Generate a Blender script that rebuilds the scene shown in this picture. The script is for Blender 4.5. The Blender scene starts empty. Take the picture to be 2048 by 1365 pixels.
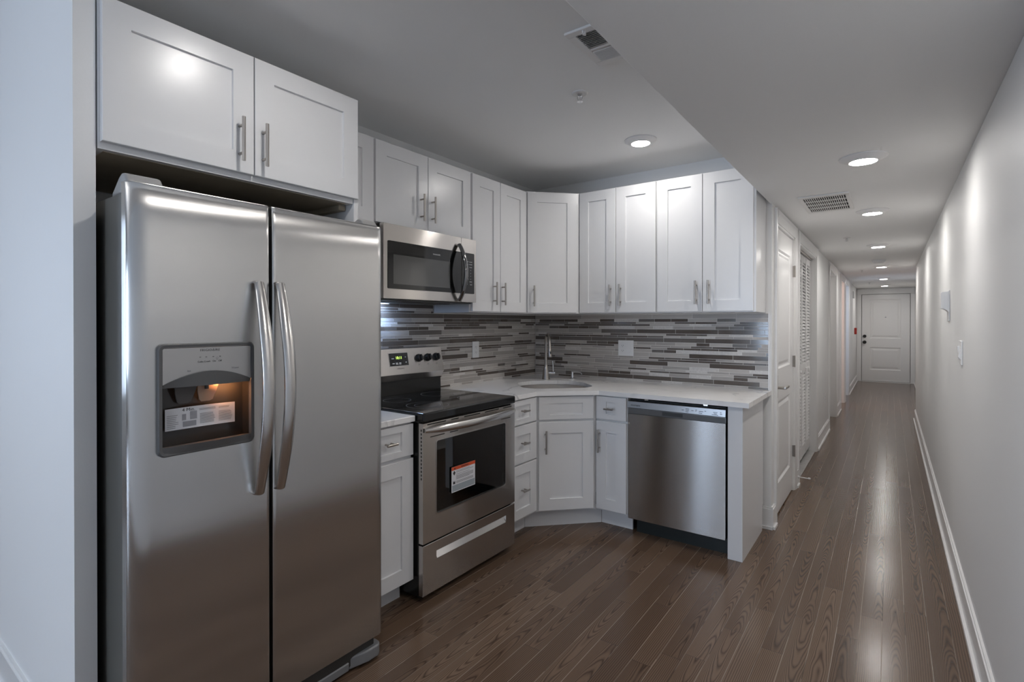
import bpy, bmesh, math, random
from mathutils import Vector, Matrix
S = bpy.context.scene
COL = S.collection
PI = math.pi

# ------------------------------------------------------------------ camera
FPX, CYPX, YAW, PITCH, EYE = 1041.0, 649.4, 0.62825, -0.00417, 1.36
cam_d = bpy.data.cameras.new('camera')
cam_d.sensor_width = 36.0
cam_d.lens = FPX / 2048 * 36.0
cam_d.shift_y = -(682.5 - CYPX) / 2048
cam_d.clip_start = 0.05
cam = bpy.data.objects.new('camera', cam_d)
COL.objects.link(cam)
cam.location = (0, 0, EYE)
cam.rotation_euler = (PI / 2 + PITCH, 0, YAW)
S.camera = cam

# ------------------------------------------------------------------ world, daylight, exposure
w = bpy.data.worlds.new('sky'); S.world = w; w.use_nodes = True
bgn = w.node_tree.nodes['Background']
bgn.inputs['Color'].default_value = (0.55, 0.72, 1.0, 1); bgn.inputs['Strength'].default_value = 1.0
S.view_settings.view_transform = 'Standard'
S.view_settings.look = 'None'
S.view_settings.gamma = 1.0
S.view_settings.use_curve_mapping = False
S.view_settings.exposure = 0.80
S.cycles.max_bounces = 12
S.cycles.diffuse_bounces = 6
S.cycles.glossy_bounces = 5
S.cycles.transparent_max_bounces = 12
S.cycles.sample_clamp_indirect = 6.0
S.cycles.caustics_reflective = False
S.cycles.caustics_refractive = False
S.cycles.use_denoising = True

LAMP = 102.0          # strength of the ceiling lamps' diffusers
def area(name, loc, rot, sx, sy, power, col):
    l = bpy.data.lights.new(name, 'AREA'); l.shape = 'RECTANGLE'; l.size = sx; l.size_y = sy
    l.energy = power; l.color = col
    o = bpy.data.objects.new(name, l); COL.objects.link(o); o.location = loc; o.rotation_euler = rot
    return o
# daylight through two rear windows; the side window's light is added fill
area('window_daylight', (-3.775, -7.12, 1.35), (PI / 2, 0, 0), 0.65, 1.7, 19, (0.68, 0.82, 1.0))
area('window_daylight', (-1.75, -7.12, 1.35), (PI / 2, 0, 0), 2.0, 1.7, 95, (0.68, 0.82, 1.0))
area('window_daylight', (-5.62, -2.6, 1.5), (0, -PI / 2, 0), 1.7, 2.6, 45, (0.74, 0.86, 1.0))  # added fill from the left side, brightens the right wall

# added upward spot behind the camera, unseen, lifts the ceiling brightness
l = bpy.data.lights.new('uplighter', 'SPOT'); l.energy = 100; l.spot_size = 2.7; l.spot_blend = 0.6; l.shadow_soft_size = 0.12; l.color = (1.0, 0.96, 0.92)
o = bpy.data.objects.new('uplighter', l); COL.objects.link(o); o.location = (-1.7, -3.2, 1.75); o.rotation_euler = (PI, 0, 0)

# ------------------------------------------------------------------ materials
def nt(name):
    m = bpy.data.materials.new(name); m.use_nodes = True
    return m, m.node_tree.nodes, m.node_tree.links, m.node_tree.nodes['Principled BSDF']
def N(nodes, t, **kw):
    n = nodes.new(t)
    for k, v in kw.items():
        if k.startswith('i_'):
            n.inputs[k[2:]].default_value = v
        else:
            setattr(n, k, v)
    return n
def math_(nodes, links, op, a, b=None, c=None):
    n = nodes.new('ShaderNodeMath'); n.operation = op
    for i, v in enumerate((a, b, c)):
        if v is None: continue
        if isinstance(v, (int, float)): n.inputs[i].default_value = v
        else: links.new(v, n.inputs[i])
    return n.outputs[0]
def paint(name, col, rough, noise=0.02, bump=0.0, scale=60, spec=0.5):
    m, n, l, b = nt(name)
    b.inputs['Roughness'].default_value = rough
    b.inputs['Specular IOR Level'].default_value = spec
    tc = n.new('ShaderNodeTexCoord')
    nz = N(n, 'ShaderNodeTexNoise'); nz.inputs['Scale'].default_value = scale; nz.inputs['Detail'].default_value = 3
    l.new(tc.outputs['Object'], nz.inputs['Vector'])
    mx = N(n, 'ShaderNodeMix', data_type='RGBA')
    mx.inputs[6].default_value = (*[c * (1 - noise) for c in col], 1)
    mx.inputs[7].default_value = (*[min(1, c * (1 + noise)) for c in col], 1)
    l.new(nz.outputs['Fac'], mx.inputs[0]); l.new(mx.outputs[2], b.inputs['Base Color'])
    if bump:
        bp = n.new('ShaderNodeBump'); bp.inputs['Strength'].default_value = bump; bp.inputs['Distance'].default_value = 0.001
        l.new(nz.outputs['Fac'], bp.inputs['Height']); l.new(bp.outputs['Normal'], b.inputs['Normal'])
    return m
def flat(name, col, rough=0.5, metal=0.0, spec=0.5, emit=None, es=1.0):
    m, n, l, b = nt(name)
    b.inputs['Base Color'].default_value = (*col, 1); b.inputs['Roughness'].default_value = rough
    b.inputs['Metallic'].default_value = metal; b.inputs['Specular IOR Level'].default_value = spec
    if emit:
        b.inputs['Emission Color'].default_value = (*emit, 1); b.inputs['Emission Strength'].default_value = es
    return m
def steel(name, col=(0.60, 0.585, 0.57), rough=0.3, aniso=0.7, rot=0.0, wave=0.0, grain='Z'):
    """brushed stainless: reflections smear across the grain; slight waviness of thin sheet"""
    m, n, l, b = nt(name)
    b.inputs['Metallic'].default_value = 1.0
    b.inputs['Anisotropic'].default_value = aniso; b.inputs['Anisotropic Rotation'].default_value = rot
    tg = n.new('ShaderNodeTangent'); tg.direction_type = 'RADIAL'; tg.axis = 'Z'
    l.new(tg.outputs[0], b.inputs['Tangent'])
    tc = n.new('ShaderNodeTexCoord')
    mp = n.new('ShaderNodeMapping')
    mp.inputs['Scale'].default_value = (900, 900, 6) if grain == 'Z' else (6, 6, 900)
    l.new(tc.outputs['Object'], mp.inputs['Vector'])
    nz = n.new('ShaderNodeTexNoise'); nz.inputs['Scale'].default_value = 1.0; nz.inputs['Detail'].default_value = 2
    l.new(mp.outputs[0], nz.inputs['Vector'])
    mx = N(n, 'ShaderNodeMix', data_type='RGBA')
    mx.inputs[6].default_value = (*[c * 0.975 for c in col], 1); mx.inputs[7].default_value = (*[c * 1.02 for c in col], 1)
    l.new(nz.outputs['Fac'], mx.inputs[0]); l.new(mx.outputs[2], b.inputs['Base Color'])
    mr = n.new('ShaderNodeMapRange'); mr.inputs['To Min'].default_value = rough * 0.96; mr.inputs['To Max'].default_value = rough * 1.04
    l.new(nz.outputs['Fac'], mr.inputs['Value']); l.new(mr.outputs[0], b.inputs['Roughness'])
    if wave:
        n2 = n.new('ShaderNodeTexNoise'); n2.inputs['Scale'].default_value = 2.6; n2.inputs['Detail'].default_value = 0
        l.new(tc.outputs['Object'], n2.inputs['Vector'])
        bp = n.new('ShaderNodeBump'); bp.inputs['Strength'].default_value = 1.0; bp.inputs['Distance'].default_value = wave
        l.new(n2.outputs['Fac'], bp.inputs['Height']); l.new(bp.outputs['Normal'], b.inputs['Normal'])
    return m

M = {}
M['wall'] = paint('wall_paint', (0.80, 0.80, 0.795), 0.55, 0.012, 0.15, 180, 0.3)
M['ceiling'] = paint('ceiling_paint', (0.85, 0.85, 0.845), 0.7, 0.01, 0.1, 160, 0.25)
M['trim'] = paint('trim_semigloss', (0.82, 0.815, 0.81), 0.28, 0.01, 0.0, 40)
M['cab'] = paint('cabinet_lacquer', (0.74, 0.74, 0.745), 0.27, 0.01, 0.0, 30, 0.5)
M['cab_in'] = paint('cabinet_raw_underside', (0.33, 0.28, 0.21), 0.6, 0.12, 0.0, 12)
M['steel_v'] = steel('stainless_vertical_grain', (0.60, 0.59, 0.575), 0.20, 1.0, 0.0, 0.004, 'Z')
M['steel_h'] = steel('stainless_horizontal_grain', (0.52, 0.495, 0.47), 0.25, 1.0, 0.25, 0.0, 'X')
M['steel_hr'] = steel('stainless_range', (0.60, 0.565, 0.53), 0.20, 1.0, 0.25, 0.0, 'X')
M['nickel'] = flat('brushed_nickel', (0.42, 0.39, 0.36), 0.28, 1.0)
M['handle_steel'] = flat('polished_handle_steel', (0.62, 0.60, 0.58), 0.22, 1.0)
M['chrome'] = flat('chrome', (0.75, 0.75, 0.76), 0.08, 1.0)
M['grey_plastic'] = flat('grey_plastic', (0.10, 0.10, 0.10), 0.4)
M['grey_trim'] = flat('grey_trim_plastic', (0.20, 0.20, 0.205), 0.35)
M['dark_plastic'] = flat('dark_plastic', (0.035, 0.034, 0.032), 0.35)
M['cavity'] = flat('dispenser_cavity', (0.028, 0.027, 0.025), 0.14)
M['panel_silver'] = flat('silver_control_panel', (0.42, 0.415, 0.41), 0.4, 0.6)
M['fridge_side'] = paint('fridge_side_paint', (0.10, 0.097, 0.088), 0.45, 0.04, 0.2, 300)
M['fridge_top'] = flat('hinge_cover_grey', (0.30, 0.295, 0.29), 0.45)
M['black_glass'] = flat('black_ceramic_glass', (0.006, 0.006, 0.006), 0.06, 0, 0.6)
M['black_enamel'] = flat('black_enamel', (0.012, 0.012, 0.011), 0.22)
M['mw_window'] = flat('microwave_window_screen', (0.06, 0.06, 0.058), 0.12, 0, 0.9)
M['oven_in'] = flat('oven_enamel_interior', (0.38, 0.36, 0.33), 0.4)
M['black'] = flat('matt_black', (0.01, 0.01, 0.01), 0.5)
M['toe_black'] = flat('dishwasher_toe_panel', (0.012, 0.017, 0.017), 0.35)
M['dw_console'] = steel('dishwasher_console', (0.45, 0.455, 0.465), 0.35, 0.5, 0.25, 0.0, 'X')
M['white_plastic'] = flat('white_plastic', (0.78, 0.78, 0.78), 0.35)
M['vent_white'] = flat('vent_enamel', (0.76, 0.75, 0.74), 0.45)
M['dark_hole'] = flat('duct_dark', (0.03, 0.03, 0.028), 0.8)
M['ink'] = flat('dark_print', (0.03, 0.03, 0.03), 0.5)
M['ink_grey'] = flat('grey_print', (0.22, 0.22, 0.23), 0.6)
M['ink_white'] = flat('white_print', (0.75, 0.75, 0.75), 0.5)
M['paper'] = flat('white_paper', (0.74, 0.74, 0.76), 0.6)
M['orange'] = flat('warning_orange', (0.70, 0.10, 0.03), 0.5)
M['red'] = flat('alarm_red', (0.42, 0.03, 0.02), 0.4)
M['led_green'] = flat('clock_digits', (0.1, 0.2, 0.02), 0.4, emit=(0.55, 0.95, 0.15), es=1.6)
M['lens'] = flat('lamp_diffuser', (0.9, 0.9, 0.9), 0.4, emit=(1.0, 0.965, 0.93), es=LAMP)
M['bulb_warm'] = flat('dispenser_lamp', (0.9, 0.6, 0.4), 0.4, emit=(1.0, 0.42, 0.16), es=85)
M['bulb_cool'] = flat('cooktop_lamp', (0.8, 0.85, 1.0), 0.4, emit=(0.42, 0.62, 1.0), es=60)
M['amber'] = flat('amber_paddle', (0.40, 0.30, 0.23), 0.3)
M['chrome_dark'] = flat('black_chrome', (0.22, 0.22, 0.22), 0.08, 1.0)
M['grout'] = flat('grout', (0.80, 0.78, 0.75), 0.8)
M['sink_steel'] = flat('sink_steel', (0.72, 0.69, 0.66), 0.28, 1.0)
M['marble'] = paint('threshold_marble', (0.42, 0.41, 0.40), 0.3, 0.35, 0.0, 25)

def glass(name, tint, rough=0.02, ior=1.5):
    m, n, l, b = nt(name)
    out = n['Material Output']
    tr = n.new('ShaderNodeBsdfTransparent'); tr.inputs['Color'].default_value = (*tint, 1)
    gl = n.new('ShaderNodeBsdfGlossy'); gl.inputs['Roughness'].default_value = rough
    fr = n.new('ShaderNodeFresnel'); fr.inputs['IOR'].default_value = ior
    mx = n.new('ShaderNodeMixShader')
    l.new(fr.outputs[0], mx.inputs[0]); l.new(tr.outputs[0], mx.inputs[1]); l.new(gl.outputs[0], mx.inputs[2])
    l.new(mx.outputs[0], out.inputs['Surface'])
    return m
M['oven_glass'] = glass('oven_door_glass', (0.85, 0.83, 0.79), 0.02, 1.9)
M['pane'] = glass('window_glass', (0.95, 0.97, 1.0))

def tile_mat(name, col, rough, var, spec=0.5, streak=False):
    m, n, l, b = nt(name)
    b.inputs['Roughness'].default_value = rough; b.inputs['Specular IOR Level'].default_value = spec
    tc = n.new('ShaderNodeTexCoord')
    mp = n.new('ShaderNodeMapping'); mp.inputs['Scale'].default_value = (9, 9, 120) if streak else (90, 90, 90)
    l.new(tc.outputs['Object'], mp.inputs['Vector'])
    nz = n.new('ShaderNodeTexNoise'); nz.inputs['Scale'].default_value = 1.0; nz.inputs['Detail'].default_value = 4
    l.new(mp.outputs[0], nz.inputs['Vector'])
    mx = N(n, 'ShaderNodeMix', data_type='RGBA')
    mx.inputs[6].default_value = (*[c * (1 - var) for c in col], 1); mx.inputs[7].default_value = (*[c * (1 + var) for c in col], 1)
    l.new(nz.outputs['Fac'], mx.inputs[0]); l.new(mx.outputs[2], b.inputs['Base Color'])
    return m
TILES = [tile_mat('tile_dark_glass', (0.105, 0.086, 0.073), 0.10, 0.15, 0.6),
         tile_mat('tile_grey_glass', (0.15, 0.134, 0.121), 0.12, 0.15, 0.6),
         tile_mat('tile_mid_stone', (0.36, 0.333, 0.31), 0.35, 0.2, streak=True),
         tile_mat('tile_light_stone', (0.46, 0.43, 0.40), 0.4, 0.18, streak=True),
         tile_mat('tile_pale_speckle', (0.60, 0.575, 0.55), 0.35, 0.25)]

def floor_mat():
    m, n, l, b = nt('oak_planks_dark_stain')
    b.inputs['Specular IOR Level'].default_value = 0.36
    W, LEN = 0.0815, 1.15
    tc = n.new('ShaderNodeTexCoord'); sp = n.new('ShaderNodeSeparateXYZ')
    l.new(tc.outputs['Object'], sp.inputs[0])
    X, Y = sp.outputs[0], sp.outputs[1]
    px = math_(n, l, 'DIVIDE', X, W); px = math_(n, l, 'ADD', px, 0.31)
    row = math_(n, l, 'FLOOR', px); fx = math_(n, l, 'FRACT', px)
    wn = N(n, 'ShaderNodeTexWhiteNoise', noise_dimensions='1D'); l.new(row, wn.inputs['W'])
    py = math_(n, l, 'MULTIPLY_ADD', Y, 1 / LEN, math_(n, l, 'MULTIPLY', wn.outputs['Value'], 9.0))
    colm = math_(n, l, 'FLOOR', py); fy = math_(n, l, 'FRACT', py)
    cb = n.new('ShaderNodeCombineXYZ'); l.new(row, cb.inputs[0]); l.new(colm, cb.inputs[1])
    wn2 = N(n, 'ShaderNodeTexWhiteNoise', noise_dimensions='2D'); l.new(cb.outputs[0], wn2.inputs['Vector'])
    idv = wn2.outputs['Value']
    # cathedral grain: contour lines of a stretched noise
    off = math_(n, l, 'MULTIPLY', idv, 37.0)
    def noise2(sx, sy, zoff, detail=1.5, rough=0.4):
        c = n.new('ShaderNodeCombineXYZ')
        l.new(math_(n, l, 'MULTIPLY', X, sx), c.inputs[0]); l.new(math_(n, l, 'MULTIPLY', Y, sy), c.inputs[1]); l.new(zoff, c.inputs[2])
        q = n.new('ShaderNodeTexNoise'); q.inputs['Scale'].default_value = 1.0; q.inputs['Detail'].default_value = detail; q.inputs['Roughness'].default_value = rough
        l.new(c.outputs[0], q.inputs['Vector']); return q.outputs['Fac']
    sepc = n.new('ShaderNodeSeparateColor'); l.new(wn2.outputs['Color'], sepc.inputs[0])
    r1, r2 = sepc.outputs[1], sepc.outputs[2]
    dd = math_(n, l, 'SUBTRACT', fx, math_(n, l, 'MULTIPLY_ADD', r1, 0.7, 0.15))
    nzc = noise2(11.0, 2.6, off, 2.0, 0.45)
    ysign = math_(n, l, 'MULTIPLY', Y, math_(n, l, 'MULTIPLY_ADD', math_(n, l, 'GREATER_THAN', r2, 0.5), 18.0, -9.0))
    cath = math_(n, l, 'ADD', math_(n, l, 'MULTIPLY', math_(n, l, 'MULTIPLY', dd, dd), 24.0), ysign)
    cath = math_(n, l, 'ADD', cath, math_(n, l, 'MULTIPLY', nzc, 7.0))
    stra = math_(n, l, 'ADD', math_(n, l, 'MULTIPLY', fx, 11.0), math_(n, l, 'MULTIPLY', noise2(7.0, 0.9, off), 7.0))
    ismix = math_(n, l, 'GREATER_THAN', r1, 0.42)
    ringv = math_(n, l, 'ADD', math_(n, l, 'MULTIPLY', cath, ismix), math_(n, l, 'MULTIPLY', stra, math_(n, l, 'SUBTRACT', 1.0, ismix)))
    ring = math_(n, l, 'ABSOLUTE', math_(n, l, 'SUBTRACT', math_(n, l, 'FRACT', ringv), 0.5))
    ring = math_(n, l, 'POWER', math_(n, l, 'MULTIPLY', ring, 2.0), 2.2)
    # pores
    cp = n.new('ShaderNodeCombineXYZ')
    l.new(math_(n, l, 'MULTIPLY', X, 360.0), cp.inputs[0]); l.new(math_(n, l, 'MULTIPLY', Y, 7.0), cp.inputs[1]); l.new(off, cp.inputs[2])
    npn = n.new('ShaderNodeTexNoise'); npn.inputs['Scale'].default_value = 1.0; npn.inputs['Detail'].default_value = 2
    l.new(cp.outputs[0], npn.inputs['Vector'])
    g = math_(n, l, 'MULTIPLY', ring, math_(n, l, 'ADD', math_(n, l, 'MULTIPLY', npn.outputs['Fac'], 0.9), 0.35))
    cr = n.new('ShaderNodeValToRGB')
    cr.color_ramp.elements[0].position = 0.0; cr.color_ramp.elements[0].color = (0.114, 0.070, 0.045, 1)
    cr.color_ramp.elements[1].position = 1.0; cr.color_ramp.elements[1].color = (0.184, 0.122, 0.083, 1)
    e = cr.color_ramp.elements.new(0.5); e.color = (0.148, 0.095, 0.063, 1)
    l.new(idv, cr.inputs[0])
    dk = N(n, 'ShaderNodeMix', data_type='RGBA', blend_type='MULTIPLY', clamp_factor=True)
    l.new(math_(n, l, 'MULTIPLY', g, 1.1), dk.inputs[0]); l.new(cr.outputs[0], dk.inputs[6]); dk.inputs[7].default_value = (0.24, 0.20, 0.18, 1)
    # pale streaks between the rings
    pl = N(n, 'ShaderNodeMix', data_type='RGBA', blend_type='ADD')
    l.new(math_(n, l, 'MULTIPLY', npn.outputs['Fac'], 0.16), pl.inputs[0]); l.new(dk.outputs[2], pl.inputs[6]); pl.inputs[7].default_value = (0.10, 0.078, 0.06, 1)
    # plank joints
    ex = math_(n, l, 'MULTIPLY', math_(n, l, 'MINIMUM', fx, math_(n, l, 'SUBTRACT', 1.0, fx)), W)
    ey = math_(n, l, 'MULTIPLY', math_(n, l, 'MINIMUM', fy, math_(n, l, 'SUBTRACT', 1.0, fy)), LEN)
    ed = math_(n, l, 'MINIMUM', ex, ey)
    mr = n.new('ShaderNodeMapRange'); mr.inputs['From Min'].default_value = 0.0003; mr.inputs['From Max'].default_value = 0.0013
    l.new(ed, mr.inputs['Value'])
    jn = N(n, 'ShaderNodeMix', data_type='RGBA')
    l.new(mr.outputs[0], jn.inputs[0]); jn.inputs[6].default_value = (0.030, 0.020, 0.014, 1); l.new(pl.outputs[2], jn.inputs[7])
    # glints off the eased board edges, painted pale along the long joints
    fl = n.new('ShaderNodeMapRange'); fl.inputs['From Min'].default_value = 0.0006; fl.inputs['From Max'].default_value = 0.0018
    l.new(ex, fl.inputs['Value'])
    fm = math_(n, l, 'MULTIPLY', math_(n, l, 'SUBTRACT', 1.0, fl.outputs[0]), math_(n, l, 'GREATER_THAN', noise2(40.0, 1.4, row, 1.0), 0.47))
    fj = N(n, 'ShaderNodeMix', data_type='RGBA')
    l.new(math_(n, l, 'MULTIPLY', fm, 0.85), fj.inputs[0]); l.new(jn.outputs[2], fj.inputs[6]); fj.inputs[7].default_value = (0.34, 0.27, 0.21, 1)
    l.new(fj.outputs[2], b.inputs['Base Color'])
    rr = n.new('ShaderNodeMapRange'); rr.inputs['To Min'].default_value = 0.17; rr.inputs['To Max'].default_value = 0.24
    l.new(npn.outputs['Fac'], rr.inputs['Value']); l.new(rr.outputs[0], b.inputs['Roughness'])
    hsum = math_(n, l, 'ADD', math_(n, l, 'MULTIPLY', mr.outputs[0], 1.0), math_(n, l, 'MULTIPLY', g, -0.04))
    hsum = math_(n, l, 'ADD', hsum, math_(n, l, 'MULTIPLY', idv, 0.6))
    bp = n.new('ShaderNodeBump'); bp.inputs['Strength'].default_value = 0.12; bp.inputs['Distance'].default_value = 0.0012
    l.new(hsum, bp.inputs['Height']); l.new(bp.outputs['Normal'], b.inputs['Normal'])
    return m
M['floor'] = floor_mat()

def quartz():
    m, n, l, b = nt('white_quartz_with_veins')
    b.inputs['Roughness'].default_value = 0.16
    tc = n.new('ShaderNodeTexCoord')
    n1 = n.new('ShaderNodeTexNoise'); n1.inputs['Scale'].default_value = 2.3; n1.inputs['Detail'].default_value = 5; n1.inputs['Distortion'].default_value = 0.8
    l.new(tc.outputs['Object'], n1.inputs['Vector'])
    v = math_(n, l, 'ABSOLUTE', math_(n, l, 'SUBTRACT', n1.outputs['Fac'], 0.5))
    mr = n.new('ShaderNodeMapRange'); mr.inputs['From Min'].default_value = 0.0; mr.inputs['From Max'].default_value = 0.016
    mr.inputs['To Min'].default_value = 1.0; mr.inputs['To Max'].default_value = 0.0
    l.new(v, mr.inputs['Value'])
    n2 = n.new('ShaderNodeTexNoise'); n2.inputs['Scale'].default_value = 3.1; n2.inputs['Detail'].default_value = 2
    l.new(tc.outputs['Object'], n2.inputs['Vector'])
    msk = n.new('ShaderNodeMapRange'); msk.inputs['From Min'].default_value = 0.44; msk.inputs['From Max'].default_value = 0.62
    l.new(n2.outputs['Fac'], msk.inputs['Value'])
    f = math_(n, l, 'MULTIPLY', mr.outputs[0], msk.outputs[0])
    mx = N(n, 'ShaderNodeMix', data_type='RGBA')
    mx.inputs[6].default_value = (0.84, 0.83, 0.82, 1); mx.inputs[7].default_value = (0.42, 0.41, 0.41, 1)
    l.new(math_(n, l, 'MULTIPLY', f, 0.8), mx.inputs[0]); l.new(mx.outputs[2], b.inputs['Base Color'])
    return m
M['quartz'] = quartz()

# ------------------------------------------------------------------ mesh builder
def mat_of(o):
    return Matrix.Translation(o.location) @ o.rotation_euler.to_matrix().to_4x4()
class MB:
    def __init__(s): s.bm = bmesh.new(); s.mi = 0
    def face(s, pts):
        f = s.bm.faces.new([s.bm.verts.new(p) for p in pts]); f.material_index = s.mi; return f
    def hull(s, vs, faces):
        v = [s.bm.verts.new(p) for p in vs]; out = []
        for q in faces:
            f = s.bm.faces.new([v[i] for i in q]); f.material_index = s.mi; out.append(f)
        return v, out
    def box(s, x0, x1, y0, y1, z0, z1, bev=0.0, seg=1):
        v, f = s.hull([(x0, y0, z0), (x1, y0, z0), (x1, y1, z0), (x0, y1, z0), (x0, y0, z1), (x1, y0, z1), (x1, y1, z1), (x0, y1, z1)],
                      [(0, 3, 2, 1), (4, 5, 6, 7), (0, 1, 5, 4), (1, 2, 6, 5), (2, 3, 7, 6), (3, 0, 4, 7)])
        if bev:
            es = list({e for q in f for e in q.edges})
            r = bmesh.ops.bevel(s.bm, geom=es, offset=bev, segments=seg, affect='EDGES', profile=0.5)
            for q in r['faces']: q.material_index = s.mi
        return s
    def prism(s, pts, a0, a1, axis='z', bev=0.0, seg=2):
        """polygon pts swept along axis: z -> pts (x,y); y -> pts (x,z); x -> pts (y,z)"""
        def P(p, a): return (p[0], p[1], a) if axis == 'z' else ((p[0], a, p[1]) if axis == 'y' else (a, p[0], p[1]))
        n = len(pts)
        v = [s.bm.verts.new(P(p, a0)) for p in pts] + [s.bm.verts.new(P(p, a1)) for p in pts]
        fs = [s.bm.faces.new(v[:n]), s.bm.faces.new(v[n:])]
        for i in range(n):
            j = (i + 1) % n
            fs.append(s.bm.faces.new((v[i], v[j], v[n + j], v[n + i])))
        for f in fs: f.material_index = s.mi
        if bev:
            r = bmesh.ops.bevel(s.bm, geom=list({e for f in fs for e in f.edges}), offset=bev, segments=seg, affect='EDGES', profile=0.5)
            for q in r['faces']: q.material_index = s.mi
        return s
    def ring(s, loops, closed=True, cap=True):
        L = [[s.bm.verts.new(p) for p in lp] for lp in loops]; n = len(L[0])
        for a, b in zip(L, L[1:]):
            for i in range(n if closed else n - 1):
                j = (i + 1) % n
                f = s.bm.faces.new((a[i], a[j], b[j], b[i])); f.material_index = s.mi
        if cap and closed:
            for q in (L[0], L[-1]):
                if n > 2:
                    f = s.bm.faces.new(q); f.material_index = s.mi
        return s
    def tube(s, path, r, n=12, rx=None, side=None):
        """sweep of a circle (or an ellipse r x rx, rx along `side`) along path"""
        P = [Vector(p) for p in path]; loops = []; up = None
        for i, p in enumerate(P):
            t = (P[min(i + 1, len(P) - 1)] - P[max(i - 1, 0)]).normalized()
            if side is not None:
                a = Vector(side); a = (a - t * a.dot(t)).normalized()
            else:
                if up is None: up = Vector((0, 0, 1)) if abs(t.z) < 0.9 else Vector((1, 0, 0))
                a = (up - t * up.dot(t)).normalized(); up = a
            b = t.cross(a)
            ri = r[i] if isinstance(r, (list, tuple)) else r
            rxi = ri if rx is None else (rx[i] if isinstance(rx, (list, tuple)) else rx)
            loops.append([p + a * (rxi * math.cos(k * 2 * PI / n)) + b * (ri * math.sin(k * 2 * PI / n)) for k in range(n)])
        return s.ring(loops)
    def cyl(s, p0, p1, r, n=16): return s.tube([p0, p1], r, n)
    def lathe(s, prof, c=(0, 0, 0), n=32, axis='z'):
        loops = []
        for r, h in prof:
            lp = []
            for k in range(n):
                a = k * 2 * PI / n; u, v = r * math.cos(a), r * math.sin(a)
                lp.append((c[0] + u, c[1] + v, c[2] + h) if axis == 'z' else ((c[0] + u, c[1] + h, c[2] + v) if axis == 'y' else (c[0] + h, c[1] + u, c[2] + v)))
            loops.append(lp)
        return s.ring(loops)
    def rrect(s, x0, x1, z0, z1, r, y0, y1, n=5, bev=0.0):
        return s.prism(rr(x0, x1, z0, z1, r, n), y0, y1, 'y', bev)
    def plate(s, x0, x1, z0, z1, yf, t, panels=(), rec=0.006, slope=0.0015, raised=None, bev=0.0015):
        """door leaf: front at y=yf (towards -y), thickness t, sunk panels with sloped edges"""
        e = bev
        xs = sorted({x0 + e, x1 - e} | {p[0] for p in panels} | {p[1] for p in panels})
        zs = sorted({z0 + e, z1 - e} | {p[2] for p in panels} | {p[3] for p in panels})
        V = {}
        def v(x, y, z):
            k = (round(x, 5), round(y, 5), round(z, 5))
            if k not in V: V[k] = s.bm.verts.new((x, y, z))
            return V[k]
        def q(*p):
            f = s.bm.faces.new([v(*a) for a in p]); f.material_index = s.mi
        def inset(a, b, c, d, ya, yb, k):
            A, B, C, D = a + k, b - k, c + k, d - k
            q((a, ya, c), (b, ya, c), (B, yb, C), (A, yb, C)); q((b, ya, c), (b, ya, d), (B, yb, D), (B, yb, C))
            q((b, ya, d), (a, ya, d), (A, yb, D), (B, yb, D)); q((a, ya, d), (a, ya, c), (A, yb, C), (A, yb, D))
            return A, B, C, D
        for a, b in zip(xs, xs[1:]):
            for c, d in zip(zs, zs[1:]):
                mx, mz = (a + b) / 2, (c + d) / 2
                if any(p[0] < mx < p[1] and p[2] < mz < p[3] for p in panels): continue
                q((a, yf, c), (b, yf, c), (b, yf, d), (a, yf, d))
        for p in panels:
            # outer ring of the recess must share the grid's vertices: one strip of cells is one panel
            r = inset(*p, yf, yf + rec, slope)
            if raised:
                r = inset(*r, yf + rec, yf + rec, raised[0]); r = inset(*r, yf + rec, yf + rec - raised[2], raised[1]); yy = yf + rec - raised[2]
            else: yy = yf + rec
            A, B, C, D = r
            q((A, yy, C), (B, yy, C), (B, yy, D), (A, yy, D))
        yb = yf + t; ye = yf + e
        a, b, c, d = x0 + e, x1 - e, z0 + e, z1 - e
        # chamfer, sides, back
        for (p1, p2, q1, q2) in (((a, c), (b, c), (x0, z0), (x1, z0)), ((b, c), (b, d), (x1, z0), (x1, z1)), ((b, d), (a, d), (x1, z1), (x0, z1)), ((a, d), (a, c), (x0, z1), (x0, z0))):
            s.face([(p1[0], yf, p1[1]), (p2[0], yf, p2[1]), (q2[0], ye, q2[1]), (q1[0], ye, q1[1])])
            s.face([(q1[0], ye, q1[1]), (q2[0], ye, q2[1]), (q2[0], yb, q2[1]), (q1[0], yb, q1[1])])
        s.face([(x0, yb, z0), (x0, yb, z1), (x1, yb, z1), (x1, yb, z0)])
        return s
    def build(s, name, mats, parent=None, smooth=40, world=False):
        bmesh.ops.remove_doubles(s.bm, verts=s.bm.verts, dist=1e-5)
        bmesh.ops.recalc_face_normals(s.bm, faces=s.bm.faces)
        if world and parent is not None:
            bmesh.ops.transform(s.bm, matrix=mat_of(parent).inverted(), verts=s.bm.verts)
        me = bpy.data.meshes.new(name); s.bm.to_mesh(me); s.bm.free()
        for m in (mats if isinstance(mats, (list, tuple)) else [mats]): me.materials.append(m)
        if smooth:
            me.shade_smooth(); me.set_sharp_from_angle(angle=math.radians(smooth))
        o = bpy.data.objects.new(name, me); COL.objects.link(o)
        if parent is not None: o.parent = parent
        if smooth:
            wn = o.modifiers.new('weighted_normals', 'WEIGHTED_NORMAL'); wn.keep_sharp = True; wn.weight = 100
        return o
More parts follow.
